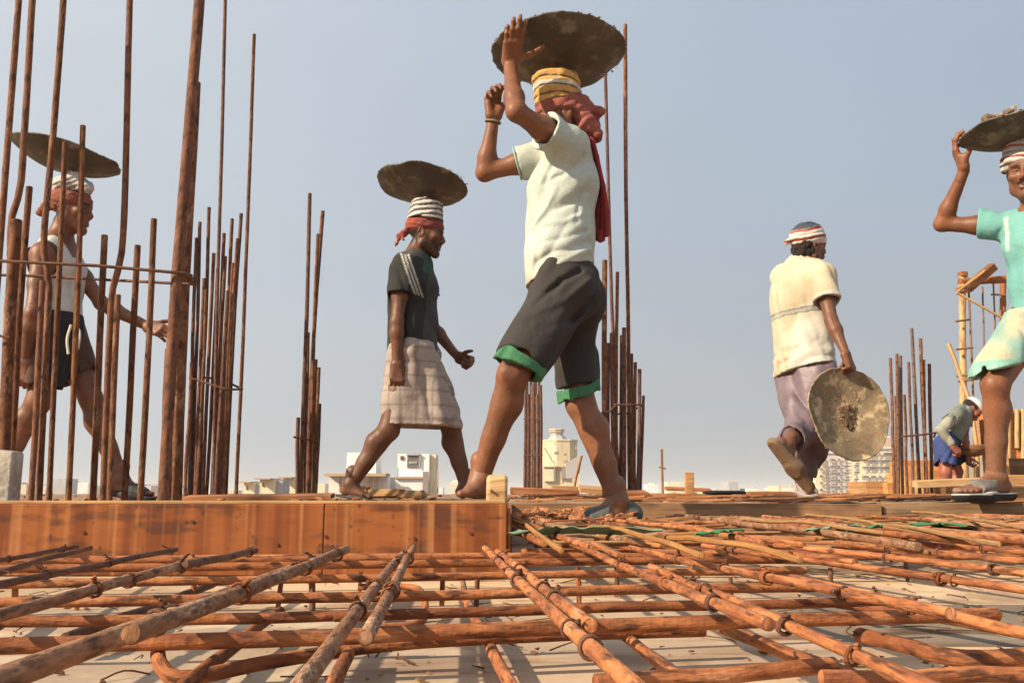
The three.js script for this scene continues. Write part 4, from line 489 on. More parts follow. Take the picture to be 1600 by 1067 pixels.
// ---- hand: w wrist, d towards the knuckles, n palm normal, t towards the thumb; curl per finger [base, middle, tip] in radians
function handPrims(w, d, n, t, curls, o = {}) {
  const s = o.s ?? 1; d = d.clone().normalize(); n = n.clone().addScaledVector(d, -n.dot(d)).normalize(); let tt = d.clone().cross(n); if (tt.dot(t) < 0) tt.negate(); t = tt;
  const at = (a, b, c) => w.clone().addScaledVector(d, a * s).addScaledVector(t, b * s).addScaledVector(n, c * s), pr = [];
  const kn = [[0.090, 0.027], [0.094, 0.009], [0.089, -0.009], [0.080, -0.025]], ph = [[0.042, 0.026, 0.021], [0.047, 0.030, 0.022], [0.043, 0.028, 0.022], [0.034, 0.021, 0.019]], sp = o.spread ?? 0.09;
  pr.push(cap(o.fd ? w.clone().addScaledVector(o.fd, 0.05) : at(-0.055, 0, 0), at(0.008, 0, 0), 0.024 * s, 0.0205 * s, { lat: t, s: 1.12, k: 0.02 }));
  kn.forEach(([a, b], i) => { pr.push(cap(at(0.012, b * 0.55, 0), at(a, b, 0), 0.0145 * s, 0.0115 * s, { k: 0.016 }));
    let p = at(a, b, 0), ang = 0, f = sp * (1.5 - i); ph[i].forEach((l, j) => { ang += curls[i][j]; const dd = d.clone().multiplyScalar(Math.cos(ang)).addScaledVector(n, Math.sin(ang)).addScaledVector(t, f * Math.cos(ang)).normalize(), q2 = p.clone().addScaledVector(dd, l * s), r = [0.0098, 0.0088, 0.0078, 0.0068]; pr.push(cap(p, q2, r[j] * s * (i === 3 ? 0.9 : 1), r[j + 1] * s * (i === 3 ? 0.9 : 1), { k: j ? 0.004 : 0.007 })); if (j) pr.push(ball(p, r[j] * 1.07 * s * (i === 3 ? 0.9 : 1), { k: 0.004 })); p = q2; }); });
  pr.push(cap(at(0.015, 0.018, 0.006), at(0.052, 0.030, 0.014), 0.017 * s, 0.012 * s, { k: 0.016 }), cap(at(0.015, -0.018, 0.006), at(0.06, -0.022, 0.008), 0.014 * s, 0.011 * s, { k: 0.014 }));
  const th = o.thumb ?? [0.75, 0.6, 0.3]; let p = at(0.030, 0.026, 0.010), a0 = th; const dir = V(0, 0, 0).addScaledVector(t, a0[0]).addScaledVector(d, a0[1]).addScaledVector(n, a0[2]).normalize();
  [0.038, 0.033, 0.027].forEach((l, j) => { const dd = dir.clone().addScaledVector(d, (o.thumbBend ?? 0.25) * j).addScaledVector(n, (o.thumbN ?? 0.1) * j).normalize(), q2 = p.clone().addScaledVector(dd, l * s), r = [0.013, 0.0108, 0.0096, 0.0078]; pr.push(cap(p, q2, r[j] * s, r[j + 1] * s, { k: j ? 0.005 : 0.012 })); p = q2; });
  return pr;
}
const CURL = { loose: [[0.55, 0.75, 0.4], [0.6, 0.85, 0.45], [0.65, 0.9, 0.5], [0.7, 0.95, 0.5]], fist: [[1.35, 1.5, 1.0], [1.4, 1.5, 1.0], [1.45, 1.5, 1.0], [1.5, 1.5, 1.0]], relaxed: [[0.35, 0.45, 0.3], [0.45, 0.6, 0.4], [0.55, 0.7, 0.45], [0.65, 0.75, 0.5]], half: [[0.8, 0.9, 0.5], [0.85, 1.0, 0.6], [0.9, 1.05, 0.6], [1.0, 1.1, 0.6]], rim: [[0.05, 0.35, 0.9], [0.0, 0.4, 1.0], [0.0, 0.45, 1.0], [0.05, 0.55, 1.0]] };
// ---- foot: ankle, toe tip, up of the foot
function footFrame(ank, toe, up) { let u = (up ?? Y3).clone().normalize(); const b = ank.clone().addScaledVector(u, -0.062), f = toe.clone().sub(b).normalize(); u.addScaledVector(f, -u.dot(f)).normalize(); const l = f.clone().cross(u), len = toe.distanceTo(b), s = len / 0.185; return { ank, u, f, l, s, at: (a, b2, c) => ank.clone().addScaledVector(f, a * s).addScaledVector(l, b2).addScaledVector(u, c) }; }
function footPrims(F, side) { // side +1: big toe on the +l side
  const a = F.at, s = side, pr = [cap(a(0, 0, 0.06), a(0, 0, 0), 0.036, 0.035, { k: 0.02 }), cap(a(0, 0, -0.005), a(-0.03, 0, -0.036), 0.033, 0.031, { k: 0.02 }), ball(a(-0.004, 0.024, -0.004), 0.012), ball(a(-0.006, -0.025, -0.010), 0.012),
    cap(a(0.005, 0.004 * s, -0.004), a(0.085, 0.008 * s, -0.040), 0.032, 0.021, { k: 0.025, lat: F.l, s: 1.15 }), cap(a(-0.02, -0.008 * s, -0.045), a(0.09, -0.022 * s, -0.052), 0.022, 0.018, { k: 0.02 }), cap(a(0.0, 0.012 * s, -0.04), a(0.115, 0.024 * s, -0.049), 0.022, 0.019, { k: 0.02 })];
  [[0.185, 0.026, 0.013], [0.183, 0.008, 0.0095], [0.174, -0.006, 0.009], [0.162, -0.019, 0.0085], [0.148, -0.030, 0.0085]].forEach(([x, y, r]) => pr.push(cap(a(x - 0.075, y * 0.85 * s, -0.050), a(x - 0.012, y * s, -0.054), r * 1.15, r, { k: 0.008 })));
  return pr;
}
// ---- head: frame at the middle of the skull, f forward, u up
function headFrame(c, f, u, s = 1) { f = f.clone().normalize(); u = (u ?? Y3).clone().addScaledVector(f, -(u ?? Y3).dot(f)).normalize(); const r = f.clone().cross(u).normalize(); const g = (x, y, z) => c.clone().addScaledVector(r, x * s).addScaledVector(u, y * s).addScaledVector(f, z * s); return { c, f, u, r, s, at: g, loc: (x, y, z) => { x -= c.x; y -= c.y; z -= c.z; return [(x * r.x + y * r.y + z * r.z) / s, (x * u.x + y * u.y + z * u.z) / s, (x * f.x + y * f.y + z * f.z) / s]; } }; }
function headPrims(H) {
  const a = H.at, s = H.s, E = (c, rx, ry, rz, o) => ell(a(...c), H.r, rx * s, H.u, ry * s, H.f, rz * s, o), C = (p, q, r1, r2, k = 0.012, sub) => cap(a(...p), a(...q), r1 * s, (r2 ?? r1) * s, { k, sub });
  const pr = [E([0, 0.042, -0.014], 0.072, 0.078, 0.094), E([0, -0.02, 0.022], 0.060, 0.085, 0.064, { k: 0.03 }), E([0, 0.03, 0.045], 0.058, 0.045, 0.044, { k: 0.025 })];
  for (const q of [-1, 1]) { pr.push(C([0.052 * q, -0.062, 0.0], [0.012 * q, -0.108, 0.066], 0.017, 0.015, 0.03), C([0.054 * q, -0.01, 0.008], [0.052 * q, -0.062, 0.0], 0.016, 0.017, 0.03), E([0.043 * q, -0.018, 0.064], 0.022, 0.018, 0.02, { k: 0.025 }), C([0.012 * q, 0.022, 0.089], [0.044 * q, 0.022, 0.074], 0.009, 0.008, 0.014), C([0.011 * q, -0.036, 0.097], [0.011 * q, -0.036, 0.094], 0.0085, 0.0085, 0.006));
    pr.push(ell(a(0.073 * q, -0.004, -0.012), H.r, 0.008 * s, H.u, 0.031 * s, H.f.clone().addScaledVector(H.r, -0.4 * q).normalize(), 0.018 * s, { k: 0.006 })); pr.push({ ...E([0.085 * q, -0.002, -0.008], 0.009, 0.017, 0.009, { k: 0.006 }), sub: true }); pr.push(C([0.0775 * q, 0.020, -0.018], [0.079 * q, -0.006, -0.026], 0.0048, 0.0045, 0.005)); }
  pr.push(C([0, -0.108, 0.068], [0, -0.104, 0.070], 0.019, 0.018, 0.02), C([0, 0.016, 0.086], [0, -0.030, 0.106], 0.0075, 0.0115, 0.010), C([0, -0.040, 0.09], [0, -0.06, 0.084], 0.012, 0.012, 0.015), C([-0.020, -0.066, 0.084], [0.020, -0.066, 0.084], 0.0062, 0.0062, 0.006), C([0, -0.0645, 0.091], [0, -0.066, 0.092], 0.0055, 0.0055, 0.006), C([-0.015, -0.077, 0.085], [0.015, -0.077, 0.085], 0.0075, 0.0075, 0.006));
  for (const q of [-1, 1]) { pr.push({ ...E([0.031 * q, 0.001, 0.094], 0.019, 0.0115, 0.018, { k: 0.012 }), sub: true }); pr.push(C([0.021 * q, 0.0065, 0.0795], [0.042 * q, 0.0055, 0.0755], 0.0068, 0.0065, 0.004)); pr.push(C([0.022 * q, -0.0075, 0.078], [0.041 * q, -0.0075, 0.0745], 0.0055, 0.0055, 0.004)); }
  pr.push({ ...C([-0.019, -0.0715, 0.094], [0.019, -0.0715, 0.094], 0.0022, 0.0022, 0.004), sub: true });
  return pr;
}
function eyes(H, t) { for (const q of [-1, 1]) { const g = new THREE.SphereGeometry(0.0118 * H.s, 20, 14), p = g.attributes.position, c = new Float32Array(p.count * 3); for (let i = 0; i < p.count; i++) { const z = p.getZ(i) / (0.0118 * H.s), k = z > 0.93 ? [0.008, 0.006, 0.005] : z > 0.83 ? [0.045, 0.02, 0.01] : [0.52, 0.47, 0.42]; c.set(k, 3 * i); } g.setAttribute('color', new THREE.BufferAttribute(c, 3)); g.applyMatrix4(new THREE.Matrix4().makeBasis(H.r.clone().negate(), H.u, H.f)); const o = H.at(0.0315 * q, -0.0005, 0.0705); g.translate(o.x, o.y, o.z); part('eye', g, eyeM, t); } }
function skinColor(c, o = {}) { const base = tone([c[0] * 0.97, c[1] * 0.92, c[2] * 0.88], 0.24, 7); return (x, y, z) => { let k = base(x, y, z); { const du = sstep(0.62, 0.05, y) * clamp(0.18 + 0.8 * noise3(x * 9, y * 5, z * 9) + 0.45 * noise3(x * 34, y * 18, z * 34)); k = mixc(k, [0.30, 0.225, 0.165], 0.34 * du); } if (o.H) { const [a, b, d] = o.H.loc(x, y, z); if (Math.abs(a) < 0.09 && b > -0.14 && b < 0.12 && d > -0.12) { if (o.beard && d > -0.01) { const m = sstep(-0.035, -0.06, b - 0.35 * Math.max(0, Math.abs(a) - 0.03) + (d < 0.05 ? 0.02 : 0)) * (1 - sstep(0.0, 0.006, 0.026 - Math.hypot(a, (b + 0.0715) * 2.6)) ) * (0.75 + 0.35 * noise3(x * 160, y * 160, z * 160)); k = mixc(k, [0.022, 0.014, 0.010], clamp(m) * o.beard); }
  if (o.moustache && d > 0.07 && Math.abs(a) < 0.033 && b < -0.043 + 0.1 * Math.max(0, 0.01 - Math.abs(a)) - 0.25 * Math.max(0, Math.abs(a) - 0.012) && b > -0.0645) k = mixc(k, [0.015, 0.010, 0.008], o.moustache * (0.85 + 0.2 * noise3(x * 200, y * 200, z * 200)));
  { const hm = Math.max(sstep(-0.022, -0.032, d) * sstep(-0.075, -0.06, b + 0.25 * (d + 0.05)), Math.abs(a) > 0.05 && d > -0.012 && d < 0.018 ? sstep(-0.03, -0.015, b) * 0.8 : 0); if (hm > 0 && Math.abs(a) < 0.076) k = mixc(k, [0.02, 0.014, 0.011], hm * (0.85 + 0.15 * noise3(x * 150, y * 150, z * 150))); }
  if (d > 0.05 && b > 0.017 && b < 0.03 && Math.abs(a) > 0.009 && Math.abs(a) < 0.05) k = mixc(k, [0.018, 0.012, 0.009], 0.85);
  if (d > 0.07 && Math.abs(a) < 0.022 && b < -0.062 && b > -0.083) k = mixc(k, [0.13, 0.050, 0.038], 0.6);
  if (d > 0.055 && Math.hypot(Math.abs(a) - 0.031, (b - 0.001) * 1.7) < 0.017) k = mixc(k, [k[0] * 0.6, k[1] * 0.55, k[2] * 0.55], 0.6); } } return k; }; }

// ---- the body from its joints
function bodyPrims(J) {
  const pr = [], lp = L3, latP = J.hipR.clone().sub(J.hipL), latS = J.shR.clone().sub(J.shL), pel = lp(J.hipL, J.hipR, 0.5), w = lp(pel, J.neck, 0.34), ch = lp(pel, J.neck, 0.70), up = lp(pel, J.neck, 0.92), b = J.b ?? 1;
  J.pel = pel; J.waist = w; J.chest = ch; J.up = up; J.latP = latP; J.latS = latS;
  pr.push(cap(pel, w, 0.098 * b, 0.083 * b, { lat: latP, s: 1.42, k: 0.05 }), cap(w, ch, 0.083 * b, 0.098 * b, { lat: latS, s: 1.42, k: 0.05 }), cap(ch, up, 0.098 * b, 0.066 * b, { lat: latS, s: 1.5, k: 0.05 }), cap(J.neck, J.head.clone().lerp(J.neck, 0.25), 0.056, 0.054, { k: 0.04 }));
  for (const S of ['L', 'R']) { const sh = J['sh' + S], el = J['el' + S], wr = J['wr' + S], hp = J['hip' + S], kn = J['knee' + S], an = J['ank' + S];
    if (sh) { pr.push(cap(up, sh, 0.064 * b, 0.056 * b, { k: 0.05 }), cap(lp(J.neck, J.head, 0.3), sh, 0.035, 0.04, { k: 0.04 }));
      if (el) pr.push(cap(sh, lp(sh, el, 0.5), 0.049 * b, 0.042 * b, { k: 0.03 }), cap(lp(sh, el, 0.5), el, 0.042 * b, 0.033 * b, { k: 0.03 }), cap(el, lp(el, wr, 0.28), 0.034 * b, 0.036 * b, { k: 0.025 }), cap(lp(el, wr, 0.28), wr, 0.036 * b, 0.0235, { k: 0.025 })); }
    const side = hp.clone().sub(pel).normalize();
    pr.push(cap(hp, lp(hp, kn, 0.5), 0.088 * b, 0.072 * b, { k: 0.04 }), cap(lp(hp, kn, 0.5), kn, 0.072 * b, 0.053, { k: 0.03 }));
    const thigh = kn.clone().sub(hp).normalize(), sk = an.clone().sub(kn).normalize(), fw = J['toe' + S] ? J['toe' + S].clone().sub(an) : V(0, 0, 1); fw.addScaledVector(sk, -fw.dot(sk)).normalize();
    const c1 = lp(kn, an, 0.28).addScaledVector(fw, -0.016), c2 = lp(kn, an, 0.62).addScaledVector(fw, -0.006);
    pr.push(cap(kn, c1, 0.047, 0.050 * b, { k: 0.03 }), cap(c1, c2, 0.050 * b, 0.037, { k: 0.03 }), cap(c2, an, 0.037, 0.031, { k: 0.025 }), cap(lp(kn, an, 0.08).addScaledVector(fw, 0.02), an.clone().addScaledVector(fw, 0.006), 0.032, 0.026, { k: 0.03 }), ball(kn.clone().addScaledVector(fw, 0.022), 0.036, { k: 0.025 })); }
  return pr;
}
const boneLog = [];
function logBones(name, J) { const d = (a, b) => J[a] && J[b] ? J[a].distanceTo(J[b]).toFixed(3) : '-'; boneLog.push(name + ' upperarm ' + d('shL', 'elL') + '/' + d('shR', 'elR') + ' forearm ' + d('elL', 'wrL') + '/' + d('elR', 'wrR') + ' thigh ' + d('hipL', 'kneeL') + '/' + d('hipR', 'kneeR') + ' shank ' + d('kneeL', 'ankL') + '/' + d('kneeR', 'ankR') + ' sh ' + d('shL', 'shR') + ' hip ' + d('hipL', 'hipR') + ' torso ' + J.neck.distanceTo(J.hipL).toFixed(3) + ' head ' + J.neck.distanceTo(J.head).toFixed(3)); }
// a shirt round the torso with two sleeves; cut = hem plane
function shirtPrims(J, o = {}) {
  const e = o.e ?? 0.016, b = J.b ?? 1, lp = L3, { pel, waist: w, chest: ch, up } = J, pr = [], low = lp(pel, w, o.low ?? -0.15);
  if (o.hips) pr.push(cap(J.hipL, J.hipR, 0.09 * b + e, 0.09 * b + e, { k: 0.05 })); pr.push(cap(low, w, 0.108 * b + e, 0.088 * b + e, { lat: J.latP, s: 1.36, k: 0.06 }), cap(w, ch, 0.088 * b + e, 0.1 * b + e, { lat: J.latS, s: 1.36, k: 0.05 }), cap(ch, up, 0.1 * b + e, 0.07 * b + e * 0.6, { lat: J.latS, s: 1.42, k: 0.05 }));
  for (const S of ['L', 'R']) { const sh = J['sh' + S], el = J['el' + S]; if (!sh) continue; pr.push(cap(up, sh, 0.068 * b + e * 0.5, 0.058 * b + e * 0.7, { k: 0.05 }), cap(lp(J.neck, J.head, 0.12), sh, 0.036 + e * 0.3, 0.045 + e * 0.4, { k: 0.04 }));
    if (el && (o['sl' + S] ?? o.sl)) { const q = o['sl' + S] ?? o.sl, d = el.clone().sub(sh).normalize(), cut = lp(sh, el, q), r1 = (o.sr ?? 0.062) * b + e * 0.5; pr.push(cap(sh, lp(sh, el, q + 0.3), 0.054 * b + e * 0.7, r1, { k: 0.035, clip: [[cut, d]] })); pr.push(cap(lp(sh, el, q - 0.28), lp(sh, el, q + 0.3), 0.047 * b, r1 - 0.014, { sub: true, k: 0.006, clip: [[lp(sh, el, q - 0.2), d.clone().negate()]] })); } }
  pr.push(cap(lp(J.neck, J.head, -0.05), lp(J.neck, J.head, 0.8), 0.058, 0.066, { sub: true, k: 0.01 }));
  return pr;
}
// shorts or trousers; q = how far down the thigh, plane tilts with the leg
function shortsPrims(J, o = {}) {
  const e = o.e ?? 0.018, b = J.b ?? 1, lp = L3, pr = [cap(J.pel, lp(J.pel, J.waist, 0.75), 0.104 * b + e, 0.088 * b + e, { lat: J.latP, s: 1.36, k: 0.05 })];
  for (const S of ['L', 'R']) { const hp = J['hip' + S], kn = J['knee' + S], q = o['q' + S] ?? o.q, d = kn.clone().sub(hp).normalize(), cut = lp(hp, kn, q), n = (o['n' + S] ?? d).clone().normalize(), r = (o['r' + S] ?? o.r ?? 0.085) * b, r0 = 0.09 * b + e; const end = lp(hp, kn, q + 0.15);
    pr.push(cap(hp, end, r0, r, { k: 0.05, lat: o.lat, s: o.s ?? 1, clip: [[cut, n]] })); pr.push(cap(lp(hp, kn, q - 0.25), lp(hp, kn, q + 0.2), r - 0.024, r - 0.020, { sub: true, k: 0.006, lat: o.lat, s: o.s ?? 1, clip: [[cut.clone().addScaledVector(n, -0.09), n.clone().negate()]] })); }
  return pr;
}
// a sandal: sole under the foot and a broad band over it
function sandal(F, side, t, o = {}) {
  const a = F.at, s = side, top = -0.066, th = o.th ?? 0.022, u = F.u, clip = [[a(0, 0, top), u], [a(0, 0, top - th), u.clone().negate()]];
  const sole = meshField([cap(a(-0.045, 0, top), a(0.08, 0, top), 0.040, 0.048, { k: 0.03, clip }), cap(a(0.08, 0, top), a(0.165, 0.006 * s, top + (o.curl ?? 0)), 0.048, 0.042, { k: 0.03, clip: o.curl ? undefined : clip })].map(p => p), 0.0045, { color: (x, y, z) => { const h = (x - F.ank.x) * u.x + (y - F.ank.y) * u.y + (z - F.ank.z) * u.z; return h > top - (o.edge ?? 0.006) ? (o.topC ?? [0.1, 0.1, 0.1]) : (o.soleC ?? [0.02, 0.02, 0.022]); } });
  part('sole', sole, mRubber, t);
  if (o.band !== false) { const fp = footPrims(F, side).map(p => ({ ...p, f: (x, y, z) => p.f(x, y, z) - 0.006, k: p.k + 0.01, lo: p.lo.map(v => v - 0.006), hi: p.hi.map(v => v + 0.006) })); const b0 = o.b0 ?? 0.055, b1 = o.b1 ?? 0.125;
    part('strap', meshField(fp, 0.0045, { clip: [[a(b0, 0, 0), F.f.clone().multiplyScalar(-1).addScaledVector(u, -0.35).normalize()], [a(b1, 0, -0.05), F.f.clone().addScaledVector(u, 0.5).normalize()], [a(0, 0, top - 0.002), u.clone().negate()], [a(0, 0, -0.012), u]], color: tone(o.bandC ?? [0.07, 0.07, 0.065], 0.25, 30) }), mRubber, t); }
}
// a head pad or turban of wound cloth: prims + ridges in the head's frame + colours by height along an axis
function wrapMesh(H, prims, o) { const ax = (o.axis ?? [0, 1, 0]), h = (x, y, z) => { const [a, b, c] = H.loc(x, y, z); return a * ax[0] + b * ax[1] + c * ax[2] + 0.006 * noise3(a * 14 + o.seed, b * 14, c * 14); }; const n = o.pitch ?? 0.022;
  return meshField(prims, o.cell ?? 0.005, { clip: o.clip, post: (x, y, z, d) => { const v = h(x, y, z) / n, fr = v - Math.floor(v); return d - (o.amp ?? 0.006) * (Math.sqrt(Math.max(0, 1 - Math.pow(2 * fr - 1, 2))) - 0.6) - 0.004 * noise3(x * 40 + o.seed, y * 60, z * 40); }, color: (x, y, z) => { const c = o.color(h(x, y, z), ...H.loc(x, y, z)); const k = 1 + 0.15 * noise3(x * 60, y * 60, z * 60); return [c[0] * k, c[1] * k, c[2] * k]; } }); }
// ---- the iron carrying pan
function panGeo(C, n, r, depth, o = {}) { // n: upward normal
  const pts = [], N = 26; for (let i = 0; i <= N; i++) { const t = i / N; pts.push([r * t, depth * (Math.pow(t, 2.6) - 1)]); } pts.push([r * 1.012, 0.003]); pts.push([r * 1.0, 0.008]); for (let i = N; i >= 0; i--) { const t = i / N; pts.push([r * t * 0.985, depth * (Math.pow(t, 2.6) - 1) + 0.007]); }
  const g = new THREE.LatheGeometry(pts.map(([x, y]) => new THREE.Vector2(Math.max(x, 0.0002), y)), 96), p = g.attributes.position, uv = g.attributes.uv, s = o.seed ?? 1;
  for (let i = 0; i < p.count; i++) { let x = p.getX(i), y = p.getY(i), z = p.getZ(i); const q = Math.hypot(x, z) / r, a = Math.atan2(z, x), e = 1 + sstep(0.8, 1, q) * (0.014 * noise3(Math.cos(a) * 5 + s, Math.sin(a) * 5, s) + 0.012 * noise3(Math.cos(a) * 16, Math.sin(a) * 16, s)); x *= e; z *= e; y += 0.006 * noise3(x * 9 + s, 1, z * 9) + sstep(0.75, 1, q) * 0.012 * noise3(Math.cos(a) * 2.2 + s * 3, Math.sin(a) * 2.2, 5); p.setXYZ(i, x, y, z); uv.setXY(i, x * 1.6 + s * 0.3, z * 1.6); }
  g.computeVertexNormals(); return place(g, C, n);
}
function place(g, C, n, spin = 0) { n = n.clone().normalize(); const m = new THREE.Matrix4().makeRotationFromQuaternion(new THREE.Quaternion().setFromUnitVectors(Y3, n).multiply(new THREE.Quaternion().setFromAxisAngle(Y3, spin))); g.applyMatrix4(m); g.translate(C.x, C.y, C.z); return g; }
function crust(C, n, r, count, seed, at0, at1, inside = 0, sizes = [0.004, 0.012]) { const q = rng(seed), l = []; for (let i = 0; i < count; i++) { const a = q() * 6.283, d = r * Math.sqrt(lerp(at0 * at0, at1 * at1, q())), s = sizes[0] + (sizes[1] - sizes[0]) * q() * q(), pts = []; for (let k = 0; k < 12; k++) pts.push(V((q() * 2 - 1) * s * 1.6, (q() * 2 - 1) * s * 0.7, (q() * 2 - 1) * s * 1.2)); const h = new ConvexGeometry(pts); boxUV(h, 5, q(), q()); h.rotateY(-a); h.translate(Math.cos(a) * d, inside + 0.002, Math.sin(a) * d); l.push(h); } return place(mg(l), C, n); }
// ---------------------------------------------------------------- the people
const P_ = (a) => P(a[0], a[1], a[2]);
function joints(o) { const J = {}; for (const k in o) J[k] = Array.isArray(o[k]) ? P_(o[k]) : o[k]; return J; }
function person(label, J, o) {
  const t = thing('person', label, 'person', V((J.hipL.x + J.hipR.x) / 2, 0, (J.hipL.z + J.hipR.z) / 2)); logBones(label.slice(0, 24), J);
  const H = headFrame(J.head, o.f, o.u, o.hs ?? 1); J.head = H.at(0, -0.03, -0.02);
  const col = skinColor(o.skin, { H, beard: o.beard, moustache: o.moustache }), g = [meshField(bodyPrims(J), o.cell ?? 0.010, { color: col, uvs: 3 }), meshField([...headPrims(H), cap(H.at(0, -0.05, -0.012), J.neck.clone().lerp(H.at(0, -0.08, -0.02), 0.35), 0.052, 0.054, { k: 0.03 })], o.hc ?? 0.0034, { color: col, uvs: 3 })];
  for (const S of ['L', 'R']) { if (o['hand' + S]) { const h = o['hand' + S]; h.o = { ...h.o, fd: J['el' + S].clone().sub(J['wr' + S]).normalize() }; g.push(meshField(handPrims(J['wr' + S], h.d, h.n, h.t, h.c, h.o), o.handc ?? 0.003, { color: col, uvs: 3 })); } if (J['toe' + S]) { const F = footFrame(J['ank' + S], J['toe' + S], o['fu' + S]); J['F' + S] = F; g.push(meshField(footPrims(F, S === 'L' ? -1 : 1), 0.0045, { color: col, uvs: 3 })); } }
  const body = part('body', mgC(g), mSkin, t); if (o.eyes !== false) eyes(H, t); J.H = H; J.skin = col; return t;
}
function cuff(J, S, q0, q1, r0, r1, th, color, t, m = mCloth, lat, s, tilt) { const hp = J['hip' + S], kn = J['knee' + S], d = kn.clone().sub(hp).normalize(), n = (tilt ?? d).clone().normalize(); part('cuff', meshField([cap(L3(hp, kn, q0 - 0.02), L3(hp, kn, q1 + 0.1), r0, r1, { clip: [[L3(hp, kn, q1), n], [L3(hp, kn, q0), n.clone().negate()]], lat, s }), cap(L3(hp, kn, q0 - 0.1), L3(hp, kn, q1 + 0.12), r0 - th, r1 - th, { sub: true, k: 0.003, lat, s })], 0.005, { color, post: (f => (x, y, z, e) => e + f(x, y, z))(folds(d, 0.006, 18, 6, 3)) }), m, t); }
const cutSub = (p) => ({ ...p, sub: true });

// ===== the tall walker in the middle, facing left, both hands on the rim
{ const J = joints({ hipL: [881, 448, 3.31], hipR: [882, 450, 3.47], kneeL: [803, 584, 3.16], ankL: [751, 746, 3.24], toeL: [712, 775, 3.2], kneeR: [908, 630, 3.47], ankR: [966, 782, 3.44], toeR: [896, 818, 3.38], shL: [888, 228, 3.25], elL: [806, 174, 3.08], wrL: [797, 102, 3.25], shR: [866, 240, 3.53], elR: [757, 270, 3.56], wrR: [771, 186, 3.52], neck: [886, 218, 3.39], head: [877, 186, 3.39] });
  const t = person('tall man in pale mint T-shirt and dark shorts with green cuffs, pan on his head', J, { f: V(-1, -0.12, 0.12), u: V(-0.16, 1, 0), skin: [0.235, 0.098, 0.050], eyes: true, hc: 0.0034,
    handL: { d: P(803, 60, 3.17).sub(J.wrL), n: V(0.05, 0.55, -0.85), t: V(1, 0, 0), c: CURL.rim, o: { thumb: [0.95, 0.35, 0.15], spread: 0.05, s: 1.06 } }, handR: { d: V(-0.05, 1, 0.05), n: V(0.35, 0.2, 1), t: V(1, 0.1, -0.2), c: CURL.half, o: { thumb: [0.6, 0.9, 0.3], s: 1.02 } } });
  // shirt
  const hemN = V(0.33, -0.94, 0), hem = P(873, 433, 3.39), fo = folds(V(-0.5, -0.85, 0.1), 0.0042, 13, 4, 2), S = (x, y) => P(x, y, 3.27);
  const big = [foldAlong([S(842, 225), S(835, 262), S(826, 300)], 0.014, -0.007), foldAlong([S(872, 250), S(858, 272), S(852, 288)], 0.012, -0.008), foldAlong([S(896, 268), S(878, 280), S(864, 284)], 0.010, -0.007), foldAlong([S(915, 300), S(895, 318), S(872, 330)], 0.014, -0.008), foldAlong([S(920, 375), S(890, 395), S(860, 400), S(842, 410)], 0.012, -0.010), foldAlong([S(922, 390), S(890, 408), S(850, 428)], 0.010, 0.012), foldAlong([S(830, 340), S(840, 380), S(838, 420)], 0.012, -0.008), foldAlong([S(905, 340), S(880, 352), S(850, 352)], 0.009, 0.008), foldAlong([S(915, 362), S(885, 376), S(846, 384)], 0.009, -0.008), foldAlong([S(868, 300), S(852, 330), S(832, 350)], 0.009, 0.007), foldAlong([S(910, 250), S(906, 300), S(900, 350)], 0.010, -0.006)];
  const shirt = meshField([...shirtPrims(J, { e: 0.020, slL: 0.46, slR: 0.52, sr: 0.070, low: -0.35 }), cap(P(869, 300, 3.39), P(869, 410, 3.39), 0.118, 0.113, { lat: J.latS, s: 1.3, k: 0.04 }), cap(P(868, 400, 3.38), P(872, 450, 3.38), 0.124, 0.126, { lat: J.latP, s: 1.36, k: 0.03 })], 0.0055, { clip: [[hem, hemN]], post: (x, y, z, d) => { let e = d + fo(x, y, z); for (const b of big) e -= b(x, y, z); return e; }, color: (x, y, z) => { const k = 1 + 0.05 * noise3(x * 9, y * 9, z * 9), w = sstep(1.0, 0.75, y); return [lerp(0.47, 0.53, w) * k, lerp(0.53, 0.515, w) * k, lerp(0.49, 0.42, w) * k]; } });
  part('shirt', shirt, mCloth, t);
  { const d = J.elR.clone().sub(J.shR).normalize(), q = L3(J.shR, J.elR, 0.53); const g = new THREE.TorusGeometry(0.066, 0.004, 8, 30); g.applyMatrix4(new THREE.Matrix4().makeRotationFromQuaternion(new THREE.Quaternion().setFromUnitVectors(Z3, d))); g.translate(q.x, q.y, q.z); part('sleeve_hem', g, mat(null, { color: lin(0.25, 0.42, 0.40), roughness: 0.9 }), t); }
  // shorts with turned-up cuffs
  const fs = folds(V(-0.55, -0.8, 0.1), 0.008, 13, 3.5, 8), W3 = (x, y) => P(x, y, 3.24);
  const sf = [foldAlong([W3(905, 425), W3(868, 450), W3(838, 480)], 0.012, -0.014), foldAlong([W3(922, 440), W3(880, 475), W3(830, 500), W3(812, 505)], 0.014, 0.012), foldAlong([W3(925, 470), W3(885, 505), W3(835, 530)], 0.014, -0.010), foldAlong([W3(875, 440), W3(850, 500), W3(835, 560)], 0.01, -0.007)];
  const grey = [0.036, 0.031, 0.029], kR = J.kneeR.clone().sub(J.hipR).normalize();
  part('shorts', meshField([...shortsPrims(J, { e: 0.02, qL: 0.87, qR: 0.86, rL: 0.092, rR: 0.084 }), ball(P(898, 472, 3.38), 0.118, { k: 0.06 }), cap(J.pel, P(874, 405, 3.39), 0.113, 0.096, { lat: J.latP, s: 1.32, k: 0.04 })], 0.0058, { clip: [[P(876, 412, 3.39), V(-0.3, 0.95, 0)]], post: (x, y, z, d) => { let e = d + fs(x, y, z); for (const b of sf) e -= b(x, y, z); return e; }, color: tone(grey, 0.12, 12) }), mCloth, t);
